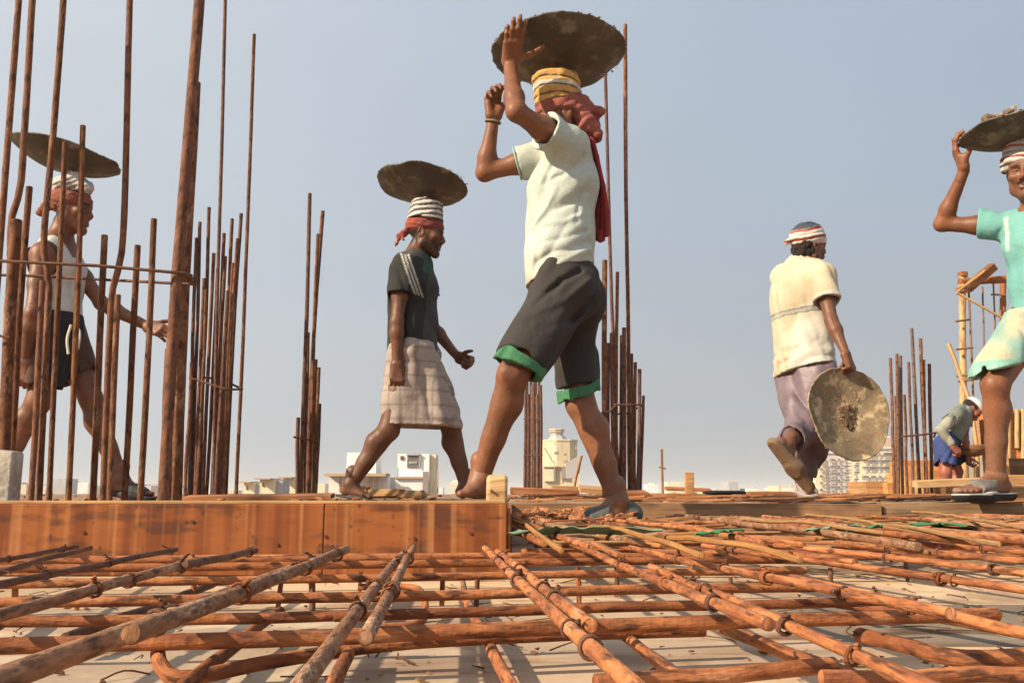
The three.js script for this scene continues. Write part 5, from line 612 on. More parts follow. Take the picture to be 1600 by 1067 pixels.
  part('waistband', meshField([cap(P(881, 425, 3.39), P(874, 400, 3.39), 0.113, 0.099, { lat: J.latP, s: 1.33, k: 0.01, clip: [[P(876, 408, 3.39), V(-0.3, 0.95, 0)], [P(880, 420, 3.39), V(0.3, -0.95, 0)]] })], 0.006, { color: tone([0.012, 0.012, 0.013], 0.1) }), mCloth, t);
  const green = tone([0.055, 0.20, 0.095], 0.25, 14); cuff(J, 'L', 0.845, 0.95, 0.097, 0.096, 0.022, green, t, mCloth, undefined, 1, V(-0.42, -0.9, 0.1)); cuff(J, 'R', 0.845, 0.955, 0.088, 0.090, 0.022, green, t, mCloth, undefined, 1, kR.clone().add(V(0.15, 0, -0.1)));
  // sandal on the rear foot
  sandal(J.FR, 1, t, { soleC: [0.05, 0.065, 0.05], topC: [0.10, 0.11, 0.10], bandC: [0.085, 0.088, 0.08], b0: 0.045, b1: 0.14, th: 0.016 });
  { const a = J.FR.at; part('heel_counter', meshField([cap(a(-0.05, -0.015, -0.055), a(-0.05, 0.02, -0.055), 0.03, 0.03), cap(a(-0.05, 0, -0.055), a(-0.02, 0, -0.02), 0.03, 0.035)].map(p => ({ ...p, f: (x, y, z) => p.f(x, y, z) - 0.004 })), 0.0045, { color: tone([0.085, 0.088, 0.08], 0.25, 30), clip: [[a(0, 0, -0.02), V(-0.3, 1, 0)]] }), mRubber, t); }
  // head cloth, pad, hanging end
  const H = J.H; part('head_scarf', wrapMesh(H, [ell(H.at(0, 0.045, -0.014), H.r, 0.092, H.u, 0.092, H.f, 0.112, { k: 0.03 }), ell(H.at(0, -0.03, -0.02), H.r, 0.086, H.u, 0.075, H.f, 0.09, { k: 0.05 }), cap(H.at(0.0, 0.0, -0.115), H.at(0.02, -0.07, -0.135), 0.034, 0.03, { k: 0.02 }), cap(H.at(-0.01, 0.03, -0.12), H.at(-0.03, 0.01, -0.155), 0.022, 0.02, { k: 0.02 }), cap(H.at(-0.06, -0.03, -0.09), H.at(-0.03, -0.09, -0.13), 0.026, 0.022, { k: 0.02 }), ell(H.at(-0.10, -0.042, 0.015), H.r, 0.07, H.u, 0.056, H.f, 0.09, { sub: true, k: 0.010 })], { axis: [-0.1, 0.85, 0.5], pitch: 0.030, amp: 0.005, seed: 4, cell: 0.0045, clip: [[H.at(0, 0.075, 0), H.u], [H.at(0, -0.035, 0.09), H.f.clone().multiplyScalar(0.8).addScaledVector(H.u, -0.35).normalize()]], color: (h, a, b, c) => mixc([0.25, 0.062, 0.052], [0.34, 0.115, 0.085], clamp(0.5 + noise3(a * 30, b * 30, c * 30))) }), mCloth, t);
  part('head_pad', wrapMesh(H, [cap(H.at(0, 0.072, 0.0), H.at(0.0, 0.215, 0.004), 0.094, 0.088, { clip: [[H.at(0, 0.176, 0), H.u.clone().add(V(0.04, 0, 0)).normalize()], [H.at(0, 0.06, 0), H.u.clone().negate()]] })], { axis: [0, 1, -0.22], pitch: 0.036, amp: 0.010, seed: 9, cell: 0.0045, color: (h) => { const v = (h / 0.036) % 1; return v < 0.12 || v > 0.95 ? [0.08, 0.055, 0.04] : h < 0.125 && h > 0.112 ? [0.62, 0.60, 0.56] : [0.60, 0.345, 0.105]; } }), mCloth, t);
  { const Zc = 3.40, pr = [], pts = [[918, 205], [926, 245], [934, 290], [938, 330], [936, 372]]; for (let k = -2; k <= 2; k++) { const w = [3, 6, 9, 12, 13]; for (let i = 0; i + 1 < pts.length; i++) pr.push(cap(P(pts[i][0] + k * w[i] * 0.5, pts[i][1], Zc - 0.02 * k), P(pts[i + 1][0] + k * w[i + 1] * 0.5, pts[i + 1][1] + (i === 3 ? k * 3 * (k % 2 ? 1 : -1) : 0), Zc - 0.02 * k), 0.014, 0.013, { k: 0.008 })); }
    const ff = folds(V(0.1, -1, 0), 0.006, 30, 3, 5); part('scarf_end', meshField(pr, 0.005, { post: (x, y, z, d) => d + ff(x, y, z), color: tone([0.27, 0.022, 0.026], 0.2, 14) }), mCloth, t); }
  { const d = J.elR.clone().sub(J.wrR).normalize(), g = new THREE.TorusGeometry(0.031, 0.0045, 10, 32); g.applyMatrix4(new THREE.Matrix4().makeRotationFromQuaternion(new THREE.Quaternion().setFromUnitVectors(Z3, d))); const c = J.wrR.clone().addScaledVector(d, 0.012); g.translate(c.x, c.y, c.z); part('wrist_band', g, mat(tIron, { color: lin(2, 2, 1.8), roughness: 0.5 }), t); }
  const n = V(0.0, Math.cos(0.10), -Math.sin(0.10)), C = P(873, 84, 3.40); const pan = thing('carrying_pan', 'large iron carrying pan on the yellow head pad of the tall man', 'pan', C, 'iron carrying pans'); part('pan_body', panGeo(C, n, 0.268, 0.060, { seed: 1 }), mIron, pan); part('crust', mg([crust(C, n, 0.268, 90, 5, 0.96, 1.02, 0.004, [0.003, 0.009]), crust(C, n, 0.268, 60, 6, 0.3, 0.85, -0.02, [0.006, 0.02])]), mCake, pan);
}
// ===== the man in the dark polo and pale skirt
{ const J = joints({ hipR: [640, 560, 4.80], hipL: [650, 560, 4.98], kneeR: [607, 670, 4.76], ankR: [548, 755, 4.78], toeR: [584, 779, 4.76], kneeL: [703, 664, 5.02], ankL: [727, 758, 5.02], toeL: [766, 779, 5.0], shR: [630, 420, 4.76], elR: [620, 503, 4.70], wrR: [620, 566, 4.70], shL: [655, 420, 5.02], elL: [674, 508, 5.12], wrL: [714, 557, 5.05], neck: [648, 402, 4.89], head: [665, 367, 4.88], b: 1.0 });
  const t = person('man in dark polo and pale knee-length skirt striding right under a pan', J, { f: V(1, -0.10, 0.12), skin: [0.155, 0.066, 0.036], beard: 0.9, handR: { d: V(0.02, -1, 0.05), n: V(0, 0, -1), t: V(1, 0, 0), c: CURL.loose, o: { s: 1.08, thumb: [0.45, 0.8, 0.35], thumbBend: 0.1 } }, handL: { d: V(0.85, -0.40, 0.25), n: V(-0.2, -0.5, 0.8), t: V(0.3, 0.6, 0.5), c: CURL.fist, o: { s: 1.05 } } });
  const fo = folds(V(0.3, -0.9, 0.1), 0.006, 14, 4, 12), dk = [0.020, 0.021, 0.019], hem = P(648, 565, 4.89), sd = J.elR.clone().sub(J.shR).normalize();
  const fz = (x, y, z) => (x - J.chest.x) * 1; // how far to the front
  part('shirt', meshField([...shirtPrims(J, { e: 0.022, sl: 0.52, sr: 0.075, low: -0.25 }), cap(P(641, 455, 4.90), P(644, 545, 4.90), 0.125, 0.130, { lat: J.latP, s: 1.2, k: 0.06 })], 0.006, { clip: [[hem, V(0.06, -1, 0)]], post: (x, y, z, d) => d + fo(x, y, z), color: (x, y, z) => { const k = 1 + 0.15 * noise3(x * 12, y * 12, z * 12); const e = (x - J.shR.x) * sd.x + (y - J.shR.y) * sd.y + (z - J.shR.z) * sd.z; if (z > J.shR.z - 0.03 && e > -0.07 && e < 0.15) { const s = ((x - J.shR.x) + 0.35 * (y - J.shR.y)); for (const q of [0.018, 0.036, 0.054]) if (Math.abs(s - q) < 0.0055) return [0.50 * k, 0.47 * k, 0.43 * k]; } const f = x - J.chest.x; if (z > J.chest.z + 0.02 && f > 0.085 + 0.06 * (y - J.chest.y)) return [0.05 * k, 0.055 * k, 0.05 * k]; if (z > J.chest.z && f > 0.06 && f < 0.10 && y > J.chest.y + 0.06) return [0.03 * k, 0.075 * k, 0.04 * k]; if (y > J.neck.y - 0.03) return [0.06 * k, 0.058 * k, 0.05 * k]; return [dk[0] * k, dk[1] * k, dk[2] * k]; } }), mCloth, t);
  part('collar', meshField([cap(L3(J.neck, J.head, 0.02), L3(J.neck, J.head, 0.34), 0.074, 0.070, { clip: [[L3(J.neck, J.head, 0.28), V(-0.35, 1, 0.1).normalize()], [L3(J.neck, J.head, -0.12), V(0, -1, 0)]] }), cap(L3(J.neck, J.head, -0.3), J.head, 0.063, 0.063, { sub: true, k: 0.004 })], 0.0045, { color: tone([0.055, 0.052, 0.045], 0.15, 20) }), mCloth, t);
  const pr = []; for (let i = 0; i <= 6; i++) { const q = i / 6, y = lerp(548, 672, q), r = lerp(0.118, 0.125, q); for (const [a, b] of [[4.82, 4.86], [4.94, 4.98]]) pr.push(cap(P(lerp(643, 632, q), y, a), P(lerp(652, 684, q), y, b), r, r, { k: 0.05 })); }
  pr.push(cap(P(640, 640, 4.87), P(684, 690, 4.93), 0.100, 0.100, { sub: true, k: 0.004, clip: [[P(660, 640, 4.9), V(0, 1, 0)]] }), cap(P(632, 660, 4.84), P(684, 680, 4.96), 0.100, 0.100, { sub: true, k: 0.004, clip: [[P(660, 645, 4.9), V(0, 1, 0)]] }));
  const fk = folds(V(0.15, -1, 0.05), 0.010, 11, 2.2, 31), f2 = folds(V(0.9, -0.35, 0.1), 0.006, 12, 3, 41);
  part('skirt', meshField(pr, 0.006, { clip: [[P(655, 667, 4.9), V(-0.02, -1, 0)]], post: (x, y, z, d) => d + fk(x, y, z) + f2(x, y, z), color: (x, y, z) => { const k = 1 + 0.10 * noise3(x * 10, y * 10, z * 10), ch = (Math.abs(((x * 14 + z * 9) % 1 + 1) % 1 - 0.5) < 0.10 ? 0.74 : 1) * (Math.abs(((y * 13) % 1 + 1) % 1 - 0.5) < 0.09 ? 0.76 : 1); return [0.37 * k * ch, 0.305 * k * ch, 0.27 * k * ch]; } }), mCloth, t);
  const H = J.H; part('head_band', wrapMesh(H, [ell(H.at(0, 0.05, -0.012), H.r, 0.089, H.u, 0.06, H.f, 0.110, { k: 0.02 }), cap(H.at(0.02, -0.0, -0.115), H.at(0.03, -0.025, -0.145), 0.019, 0.016, { k: 0.012 }), cap(H.at(0.03, -0.02, -0.135), H.at(0.035, -0.08, -0.155), 0.010, 0.007, { k: 0.01 }), cap(H.at(0.03, -0.02, -0.13), H.at(0.05, -0.05, -0.11), 0.010, 0.007, { k: 0.01 })], { axis: [0, 0.95, 0.12], pitch: 0.024, amp: 0.006, seed: 14, clip: [[H.at(0, 0.105, 0), H.u], [H.at(0, 0.022, 0.09), H.u.clone().negate().addScaledVector(H.f, 0.85).normalize()]], color: (h, a, b, c) => mixc([0.31, 0.062, 0.040], [0.20, 0.05, 0.04], clamp(0.5 + noise3(a * 30, b * 30, c * 30))) }), mCloth, t);
  part('head_pad', wrapMesh(H, [cap(H.at(0, 0.08, -0.012), H.at(0, 0.21, -0.012), 0.099, 0.082, { clip: [[H.at(0, 0.190, 0), H.u], [H.at(0, 0.085, 0), H.u.clone().negate()]] })], { axis: [0, 1, -0.2], pitch: 0.030, amp: 0.009, seed: 19, color: (h) => { const v = ((h / 0.030) % 1 + 1) % 1; return v < 0.4 ? [0.13, 0.115, 0.11] : [0.62, 0.58, 0.54]; } }), mCloth, t);
  { const d = J.ankR.clone(), F = J.FR; sandal(F, 1, t, { soleC: [0.05, 0.04, 0.035], topC: [0.07, 0.05, 0.04], bandC: [0.05, 0.045, 0.045], b0: 0.10, b1: 0.13, th: 0.012 }); }
  const n = V(0.10, Math.cos(0.15), -Math.sin(0.15)), C = P(660, 289, 4.88); const pan = thing('carrying_pan', 'iron carrying pan on the striped grey-white pad of the man in the skirt', 'pan', C, 'iron carrying pans'); part('pan_body', panGeo(C, n, 0.255, 0.060, { seed: 7 }), mIron, pan); part('crust', crust(C, n, 0.255, 70, 15, 0.96, 1.02, 0.004, [0.003, 0.008]), mCake, pan);
}
// ===== the carrier behind the near bars on the left
{ const J = joints({ hipR: [84, 516, 4.32], hipL: [94, 516, 4.50], kneeR: [58, 628, 4.28], ankR: [2, 735, 4.30], toeR: [28, 766, 4.28], kneeL: [140, 622, 4.50], ankL: [187, 748, 4.52], toeL: [238, 775, 4.50], shR: [66, 398, 4.26], elR: [50, 490, 4.16], wrR: [38, 562, 4.20], shL: [102, 396, 4.54], elL: [158, 474, 4.50], wrL: [228, 509, 4.46], neck: [90, 380, 4.39], head: [111, 328, 4.38] });
  const t = person('man in white tank top and dark shorts behind the near bars, reaching to a bar', J, { f: V(1, -0.05, 0.05), skin: [0.21, 0.088, 0.047], handR: { d: V(-0.15, -1, 0.02), n: V(0, 0, -1), t: V(1, 0, 0), c: CURL.half }, handL: { d: V(0.9, -0.30, 0.3), n: V(0.15, -0.35, -0.9), t: V(0.3, 0.9, 0), c: CURL.relaxed } });
  const fo = folds(V(0.3, -0.9, 0.1), 0.006, 14, 4, 52); const side = J.latS.clone().normalize(); const hole = (s, S) => ball(J['sh' + S].clone().addScaledVector(side, 0.045 * s).add(V(0, -0.015, 0)), 0.088, { sub: true, k: 0.006 });
  part('tank_top', meshField([...shirtPrims(J, { e: 0.012, sl: 0, low: -0.1 }), hole(1, 'R'), hole(-1, 'L'), ball(J.neck.clone().add(V(0.07, -0.01, 0)), 0.085, { sub: true, k: 0.01 }), ball(J.neck.clone().add(V(-0.02, 0.03, 0)), 0.082, { sub: true, k: 0.01 })], 0.0055, { clip: [[P(85, 502, 4.39), V(0, -1, 0)]], post: (x, y, z, d) => d + fo(x, y, z), color: (x, y, z) => { const k = 1 + 0.08 * noise3(x * 12, y * 12, z * 12); const d = Math.min(...[[1, 'R'], [-1, 'L']].map(([s, S]) => J['sh' + S].clone().addScaledVector(side, 0.045 * s).add(V(0, -0.015, 0)).distanceTo(V(x, y, z)))); return d < 0.101 ? [0.03 * k, 0.03 * k, 0.035 * k] : [0.60 * k, 0.57 * k, 0.53 * k]; } }), mCloth, t);
  const fs = folds(V(0.3, -0.9, 0.1), 0.008, 12, 3.5, 58);
  part('shorts', meshField([...shortsPrims(J, { e: 0.02, qL: 0.70, qR: 0.80, r: 0.098 }), ball(P(80, 524, 4.4), 0.115, { k: 0.06 })], 0.006, { clip: [[P(88, 492, 4.39), Y3]], post: (x, y, z, d) => d + fs(x, y, z), color: (x, y, z) => { const k = 1 + 0.2 * noise3(x * 12, y * 12, z * 12); return x > J.pel.x + 0.02 && z > J.pel.z ? [0.014 * k, 0.013 * k, 0.014 * k] : [0.10 * k, 0.052 * k, 0.036 * k]; } }), mCloth, t);
  part('tie_cord', mg([bar([P(118, 508, 4.22), P(124, 520, 4.20), P(121, 545, 4.20)], 0.006, { smooth: true, seg: 6 }), bar([P(110, 508, 4.22), P(104, 530, 4.2), P(106, 553, 4.2)], 0.007, { smooth: true, seg: 6 })]), mat(null, { color: lin(0.6, 0.55, 0.48), roughness: 0.9 }), t);
  sandal(J.FL, -1, t, { soleC: [0.03, 0.03, 0.033], topC: [0.05, 0.05, 0.05], bandC: [0.045, 0.045, 0.048], b0: 0.05, b1: 0.16 });
  const H = J.H; part('head_band', wrapMesh(H, [ell(H.at(0, 0.045, -0.016), H.r, 0.092, H.u, 0.068, H.f, 0.113, { k: 0.02 }), cap(H.at(0.03, 0.0, -0.12), H.at(0.03, -0.03, -0.14), 0.026, 0.02, { k: 0.02 })], { axis: [0, 0.92, 0.3], pitch: 0.022, amp: 0.007, seed: 24, clip: [[H.at(0, 0.10, 0), H.u], [H.at(0, 0.02, 0.09), H.u.clone().negate().addScaledVector(H.f, 0.75).normalize()]], color: (h, a, b, c) => mixc([0.32, 0.105, 0.06], [0.23, 0.07, 0.045], clamp(0.5 + noise3(a * 30, b * 30, c * 30))) }), mCloth, t);
  part('head_pad', wrapMesh(H, [ell(H.at(0, 0.125, -0.008), H.r, 0.092, H.u, 0.05, H.f, 0.098), cap(H.at(0.05, 0.12, 0.05), H.at(0.06, 0.10, 0.09), 0.03, 0.026, { k: 0.02 }), cap(H.at(-0.05, 0.14, -0.05), H.at(0.05, 0.145, 0.02), 0.04, 0.04, { k: 0.02 })], { axis: [0.3, 0.8, -0.3], pitch: 0.018, amp: 0.010, seed: 29, color: (h, a, b, c) => mixc([0.62, 0.59, 0.58], [0.36, 0.34, 0.34], sstep(0.25, 0.5, noise3(a * 26, b * 26, c * 26))) }), mCloth, t);
  const n = V(0.19, 0.97, 0.0), C = P(102, 243, 4.38); const pan = thing('carrying_pan', 'iron carrying pan tilted down to the right behind the near bars on the left', 'pan', C, 'iron carrying pans'); part('pan_body', panGeo(C, n, 0.262, 0.075, { seed: 17 }), mIron, pan); part('crust', crust(C, n, 0.262, 50, 25, 0.95, 1.01, 0.004, [0.003, 0.008]), mCake, pan);
}
// ===== the man in the cream polo walking away with a pan in his hand
{ const J = joints({ hipR: [1280, 585, 5.20], hipL: [1240, 587, 5.40], kneeL: [1256, 672, 5.18], ankL: [1230, 694, 4.88], toeL: [1266, 755, 4.90], kneeR: [1274, 674, 5.20], ankR: [1256, 750, 5.22], toeR: [1272, 772, 5.10], shR: [1284, 430, 5.15], elR: [1300, 502, 5.04], wrR: [1321, 550, 4.95], shL: [1224, 434, 5.48], elL: [1246, 500, 5.62], wrL: [1268, 545, 5.62], neck: [1252, 412, 5.31], head: [1265, 388, 5.28], b: 1.04 });
  const t = person('man in cream polo and purple-grey trousers walking away, a pan hanging from his hand', J, { f: V(0.9, -0.12, -0.36), fuL: V(0.80, 0.25, -0.55), skin: [0.20, 0.085, 0.046], beard: 0.95, handR: { d: V(0.30, -1, 0.10), n: V(-0.6, -0.1, -0.6), t: V(0.6, 0.2, -0.6), c: CURL.fist, o: { s: 1.08, thumb: [0.5, 0.9, 0.5] } }, handL: { d: V(0.4, -1, -0.2), n: V(0.6, 0, 0.7), t: V(0.7, 0, -0.6), c: CURL.half } });
  const fo = folds(V(0.25, -0.9, 0.1), 0.006, 12, 3.2, 62), bdir = J.latS.clone().normalize(), sd = J.elR.clone().sub(J.shR).normalize(), fh = folds(V(1, 0.12, 0.4), 0.008, 16, 3, 66);
  part('shirt', meshField([...shirtPrims(J, { e: 0.024, sl: 0.58, sr: 0.078, low: -0.35, hips: 1 }), cap(P(1240, 455, 5.33), P(1252, 570, 5.30), 0.120, 0.135, { lat: J.latP, s: 1.25, k: 0.05 }), cap(P(1268, 470, 5.28), P(1266, 575, 5.28), 0.105, 0.135, { lat: J.latP, s: 1.2, k: 0.05 })], 0.006, { clip: [[P(1258, 579, 5.3), V(0.13, -0.98, 0.1).normalize()]], post: (x, y, z, d) => d + fo(x, y, z) + fh(x, y, z) * sstep(0.25, 0.05, y - J.pel.y), color: (x, y, z) => { const k = 1 + 0.06 * noise3(x * 9, y * 9, z * 9); const yl = y - (J.chest.y - 0.105) - 0.10 * (x - J.chest.x); if (Math.abs(yl) < 0.017 && (x - J.shR.x) < -0.02) return Math.abs(yl) > 0.010 ? [0.20 * k, 0.215 * k, 0.20 * k] : [0.42 * k, 0.42 * k, 0.37 * k]; const e = (x - J.shR.x) * sd.x + (y - J.shR.y) * sd.y + (z - J.shR.z) * sd.z, al = (x - J.up.x) * bdir.x + (y - J.up.y) * bdir.y + (z - J.up.z) * bdir.z; if (e > 0.155 && al > 0.15) return [0.60 * k, 0.57 * k, 0.50 * k]; return [0.58 * k, 0.50 * k, 0.365 * k]; } }), mCloth, t);
  part('collar', meshField([cap(L3(J.neck, J.head, -0.05), L3(J.neck, J.head, 0.6), 0.078, 0.076, { clip: [[L3(J.neck, J.head, 0.30), V(0.2, 1, -0.2).normalize()], [L3(J.neck, J.head, -0.3), V(0, -1, 0)]] }), cap(L3(J.neck, J.head, -0.3), J.head, 0.066, 0.066, { sub: true, k: 0.004 })], 0.005, { color: (x, y, z) => y < J.neck.y - 0.008 ? [0.10, 0.10, 0.10] : [0.6, 0.56, 0.47] }), mCloth, t);
  const ft = folds(V(0.2, -0.95, 0.1), 0.012, 11, 2.5, 72), f3 = folds(V(0.8, 0.5, 0.2), 0.008, 9, 3, 76), lp = L3;
  const cutL = lp(J.kneeL, J.ankL, 0.78), dL = J.ankL.clone().sub(J.kneeL).normalize(), cutR = lp(J.kneeR, J.ankR, 0.92), dR = J.ankR.clone().sub(J.kneeR).normalize();
  part('trousers', meshField([cap(J.pel, lp(J.pel, J.waist, 0.5), 0.112, 0.10, { lat: J.latP, s: 1.25, k: 0.05 }), cap(J.hipR, J.kneeR, 0.112, 0.10, { k: 0.05 }), cap(J.hipL, J.kneeL, 0.115, 0.108, { k: 0.05 }), cap(J.kneeL, lp(J.kneeL, J.ankL, 0.95), 0.105, 0.080, { k: 0.04, clip: [[cutL, dL]] }), cap(lp(J.kneeL, J.ankL, 0.5), lp(J.kneeL, J.ankL, 1.1), 0.062, 0.062, { sub: true, k: 0.004, clip: [[lp(J.kneeL, J.ankL, 0.6), dL.clone().negate()]] }), cap(J.kneeR, lp(J.kneeR, J.ankR, 1.1), 0.098, 0.066, { k: 0.04, clip: [[cutR, dR]] }), cap(lp(J.kneeR, J.ankR, 0.6), lp(J.kneeR, J.ankR, 1.2), 0.056, 0.06, { sub: true, k: 0.004, clip: [[lp(J.kneeR, J.ankR, 0.7), dR.clone().negate()]] })], 0.0062, { clip: [[P(1260, 545, 5.3), Y3]], post: (x, y, z, d) => d + ft(x, y, z) + f3(x, y, z) * sstep(J.kneeR.y + 0.2, J.kneeR.y, y), color: tone([0.185, 0.135, 0.162], 0.14, 9) }), mSatin, t);
  sandal(J.FL, -1, t, { soleC: [0.20, 0.125, 0.075], topC: [0.24, 0.17, 0.12], bandC: [0.14, 0.09, 0.06], b0: 0.03, b1: 0.16, th: 0.03 }); sandal(J.FR, 1, t, { soleC: [0.35, 0.30, 0.30], topC: [0.45, 0.40, 0.42], bandC: [0.42, 0.36, 0.38], b0: 0.02, b1: 0.16, th: 0.02 });
  const H = J.H; part('hair', meshField([ell(H.at(0, 0.0, -0.035), H.r, 0.078, H.u, 0.085, H.f, 0.078), ell(H.at(0, -0.05, -0.03), H.r, 0.062, H.u, 0.04, H.f, 0.055, { k: 0.03 })], 0.005, { post: (x, y, z, d) => d + 0.008 * noise3(x * 50, y * 50, z * 50) + 0.006 * noise3(x * 110, y * 40, z * 110), color: tone([0.022, 0.014, 0.011], 0.3, 60) }), mHair, t);
  part('turban', wrapMesh(H, [ell(H.at(0, 0.055, -0.016), H.r, 0.096, H.u, 0.085, H.f, 0.116, { k: 0.02 }), ell(H.at(0, 0.10, -0.01), H.r, 0.078, H.u, 0.06, H.f, 0.092, { k: 0.02 }), cap(H.at(-0.02, 0.03, -0.12), H.at(-0.03, 0.01, -0.145), 0.018, 0.014, { k: 0.012 })], { axis: [0.1, 0.9, -0.32], pitch: 0.027, amp: 0.008, seed: 34, clip: [[H.at(0, -0.012, 0), H.u.clone().negate().addScaledVector(H.f, 0.25).normalize()]], color: (h, a, b, c) => { if (h > 0.118) return [0.045, 0.06, 0.085]; const v = ((h / 0.05) % 1 + 1) % 1; return v < 0.26 ? [0.42, 0.085, 0.05] : v < 0.34 ? [0.2, 0.17, 0.16] : [0.62, 0.57, 0.53]; } }), mCloth, t);
  const C = P(1327, 646, 4.93), n = V(0.30, 0.13, 0.94); const pan = thing('carrying_pan', 'cement-caked pan hanging from the hand of the man in the cream polo', 'pan', C, 'iron carrying pans'); const R0 = 0.262; part('pan_body', panGeo(C, n, R0, 0.055, { seed: 27 }), mIronPale, pan); part('crust', mg([crust(C.clone().add(V(0.015, 0.02, -0.004)), n, R0, 190, 35, 0.02, 0.5, -0.054, [0.003, 0.012]), crust(C, n, R0, 50, 36, 0.5, 0.9, -0.04, [0.003, 0.010])]), mat(tDirt, { color: lin(1.7, 1.75, 1.75), roughness: 0.95, bump: 0.006 }), pan); part('crust', crust(C.clone().add(V(0.05, -0.01, -0.012)), n, R0, 30, 37, 0.02, 0.24, -0.05, [0.010, 0.024]), mCakeDark, pan);
}
// ===== the man in the teal shirt at the right edge
{ const J = joints({ hipR: [1612, 498, 3.94], hipL: [1664, 500, 3.84], kneeR: [1556, 600, 3.70], ankR: [1558, 745, 3.76], toeR: [1500, 770, 3.62], kneeL: [1652, 612, 3.95], ankL: [1672, 735, 4.15], toeL: [1640, 768, 4.1], shR: [1590, 354, 3.97], elR: [1472, 350, 4.13], wrR: [1508, 266, 4.0], shL: [1678, 354, 3.80], elL: [1742, 350, 3.72], wrL: [1706, 262, 3.72], neck: [1627, 338, 3.89], head: [1606, 273, 3.86], b: 0.98 });
  const t = person('man in teal T-shirt and pale teal satin shorts at the right edge, steadying a pan', J, { f: V(-0.64, -0.02, 0.77), skin: [0.245, 0.10, 0.052], moustache: 1, beard: 0.35, hc: 0.003, handR: { d: V(-0.30, 0.93, -0.1), n: V(0.85, 0.30, 0.35), t: V(0.1, 0.1, 0.9), c: [[0.35, 0.55, 0.45], [0.3, 0.6, 0.5], [0.3, 0.65, 0.5], [0.35, 0.7, 0.5]], o: { thumb: [0.35, 0.62, 0.65], thumbBend: 0.1, s: 1.08 } }, handL: { d: V(0.3, 0.93, 0), n: V(-0.9, 0.3, 0), t: V(0, 0, 1), c: CURL.half } });
  const fo = folds(V(-0.3, -0.9, 0.1), 0.006, 13, 4, 82), teal = [0.165, 0.42, 0.40];
  part('shirt', meshField(shirtPrims(J, { e: 0.016, sl: 0.49, sr: 0.070, low: -0.25 }), 0.0058, { clip: [[P(1628, 499, 3.88), V(-0.05, -1, 0)]], post: (x, y, z, d) => d + fo(x, y, z), color: (x, y, z) => { const k = 1 + 0.06 * noise3(x * 9, y * 9, z * 9), al = (x - J.up.x) * J.latS.x + (z - J.up.z) * J.latS.z, u = al / J.latS.length(); if (u > 0.105 && u < 0.125 && y > J.up.y - 0.12 && y < J.up.y + 0.05) return [0.42 * k, 0.55 * k, 0.54 * k]; return [teal[0] * k, teal[1] * k, teal[2] * k]; } }), mCloth, t);
  part('waist_trim', meshField([cap(P(1637, 500, 3.88), P(1637, 480, 3.88), 0.108, 0.100, { lat: J.latP, s: 1.36, clip: [[P(1630, 496, 3.88), Y3], [P(1630, 504, 3.88), V(0, -1, 0)]] })], 0.006, { color: tone([0.02, 0.035, 0.035], 0.1) }), mCloth, t);
  const fs = folds(V(-0.35, -0.9, 0.2), 0.006, 13, 3, 92), kd = J.kneeR.clone().sub(J.hipR).normalize();
  part('shorts', meshField(shortsPrims(J, { e: 0.014, q: 0.80, rR: 0.108, rL: 0.108, nR: V(0.22, -0.95, 0.1) }), 0.006, { clip: [[P(1630, 482, 3.88), Y3]], post: (x, y, z, d) => d + fs(x, y, z), color: (x, y, z) => { const k = 1 + 0.08 * noise3(x * 9, y * 9, z * 9), w = sstep(-0.1, 0.5, noise3(x * 7 + 3, y * 5, z * 7)); const c = mixc([0.27, 0.46, 0.40], [0.56, 0.50, 0.34], w); const e = (y - L3(J.hipR, J.kneeR, 0.8).y); return e < 0.03 ? [0.24 * k, 0.47 * k, 0.40 * k] : [c[0] * k, c[1] * k, c[2] * k]; } }), mSatin, t);
  sandal(J.FR, 1, t, { soleC: [0.008, 0.008, 0.010], topC: [0.52, 0.50, 0.48], edge: 0.005, bandC: [0.16, 0.14, 0.125], b0: 0.035, b1: 0.115, th: 0.034 });
  const H = J.H; part('hair', meshField([ell(H.at(0, 0.02, -0.03), H.r, 0.080, H.u, 0.075, H.f, 0.085), cap(H.at(0.07, 0.03, 0.012), H.at(0.074, -0.012, 0.012), 0.010, 0.007), cap(H.at(-0.07, 0.03, 0.012), H.at(-0.074, -0.012, 0.012), 0.010, 0.007)], 0.005, { post: (x, y, z, d) => d + 0.004 * noise3(x * 90, y * 50, z * 90), color: tone([0.018, 0.012, 0.010], 0.3, 60) }), mHair, t);
  part('turban', wrapMesh(H, [ell(H.at(0, 0.068, -0.014), H.r, 0.096, H.u, 0.052, H.f, 0.114, { k: 0.02 }), cap(H.at(0, 0.09, -0.008), H.at(0, 0.2, -0.01), 0.088, 0.082, { k: 0.02, clip: [[H.at(0, 0.165, 0), H.u]] }), cap(H.at(0.085, 0.06, 0.02), H.at(0.085, 0.03, 0.0), 0.018, 0.012, { k: 0.012 })], { axis: [-0.22, 0.95, -0.05], pitch: 0.026, amp: 0.009, seed: 44, cell: 0.0042, clip: [[H.at(0, 0.034, 0.09), H.u.clone().negate().addScaledVector(H.f, 0.10).normalize()]], color: (h) => { const v = ((h / 0.052) % 1 + 1) % 1; return v < 0.18 ? [0.34, 0.10, 0.06] : v > 0.52 && v < 0.64 ? [0.24, 0.25, 0.27] : [0.64, 0.61, 0.58]; } }), mCloth, t);
  const n = V(-0.17, 0.98, 0.0), C = P(1601, 196, 3.84); const pan = thing('carrying_pan', 'iron pan holding rubble on the head of the man in teal', 'pan', C, 'iron carrying pans'); part('pan_body', panGeo(C, n, 0.270, 0.075, { seed: 37 }), mIron, pan); part('crust', crust(C, n, 0.27, 90, 45, 0.95, 1.02, 0.004, [0.003, 0.008]), mat(tDirt, { color: lin(1.9, 1.7, 1.4), roughness: 0.95, bump: 0.004 }), pan);
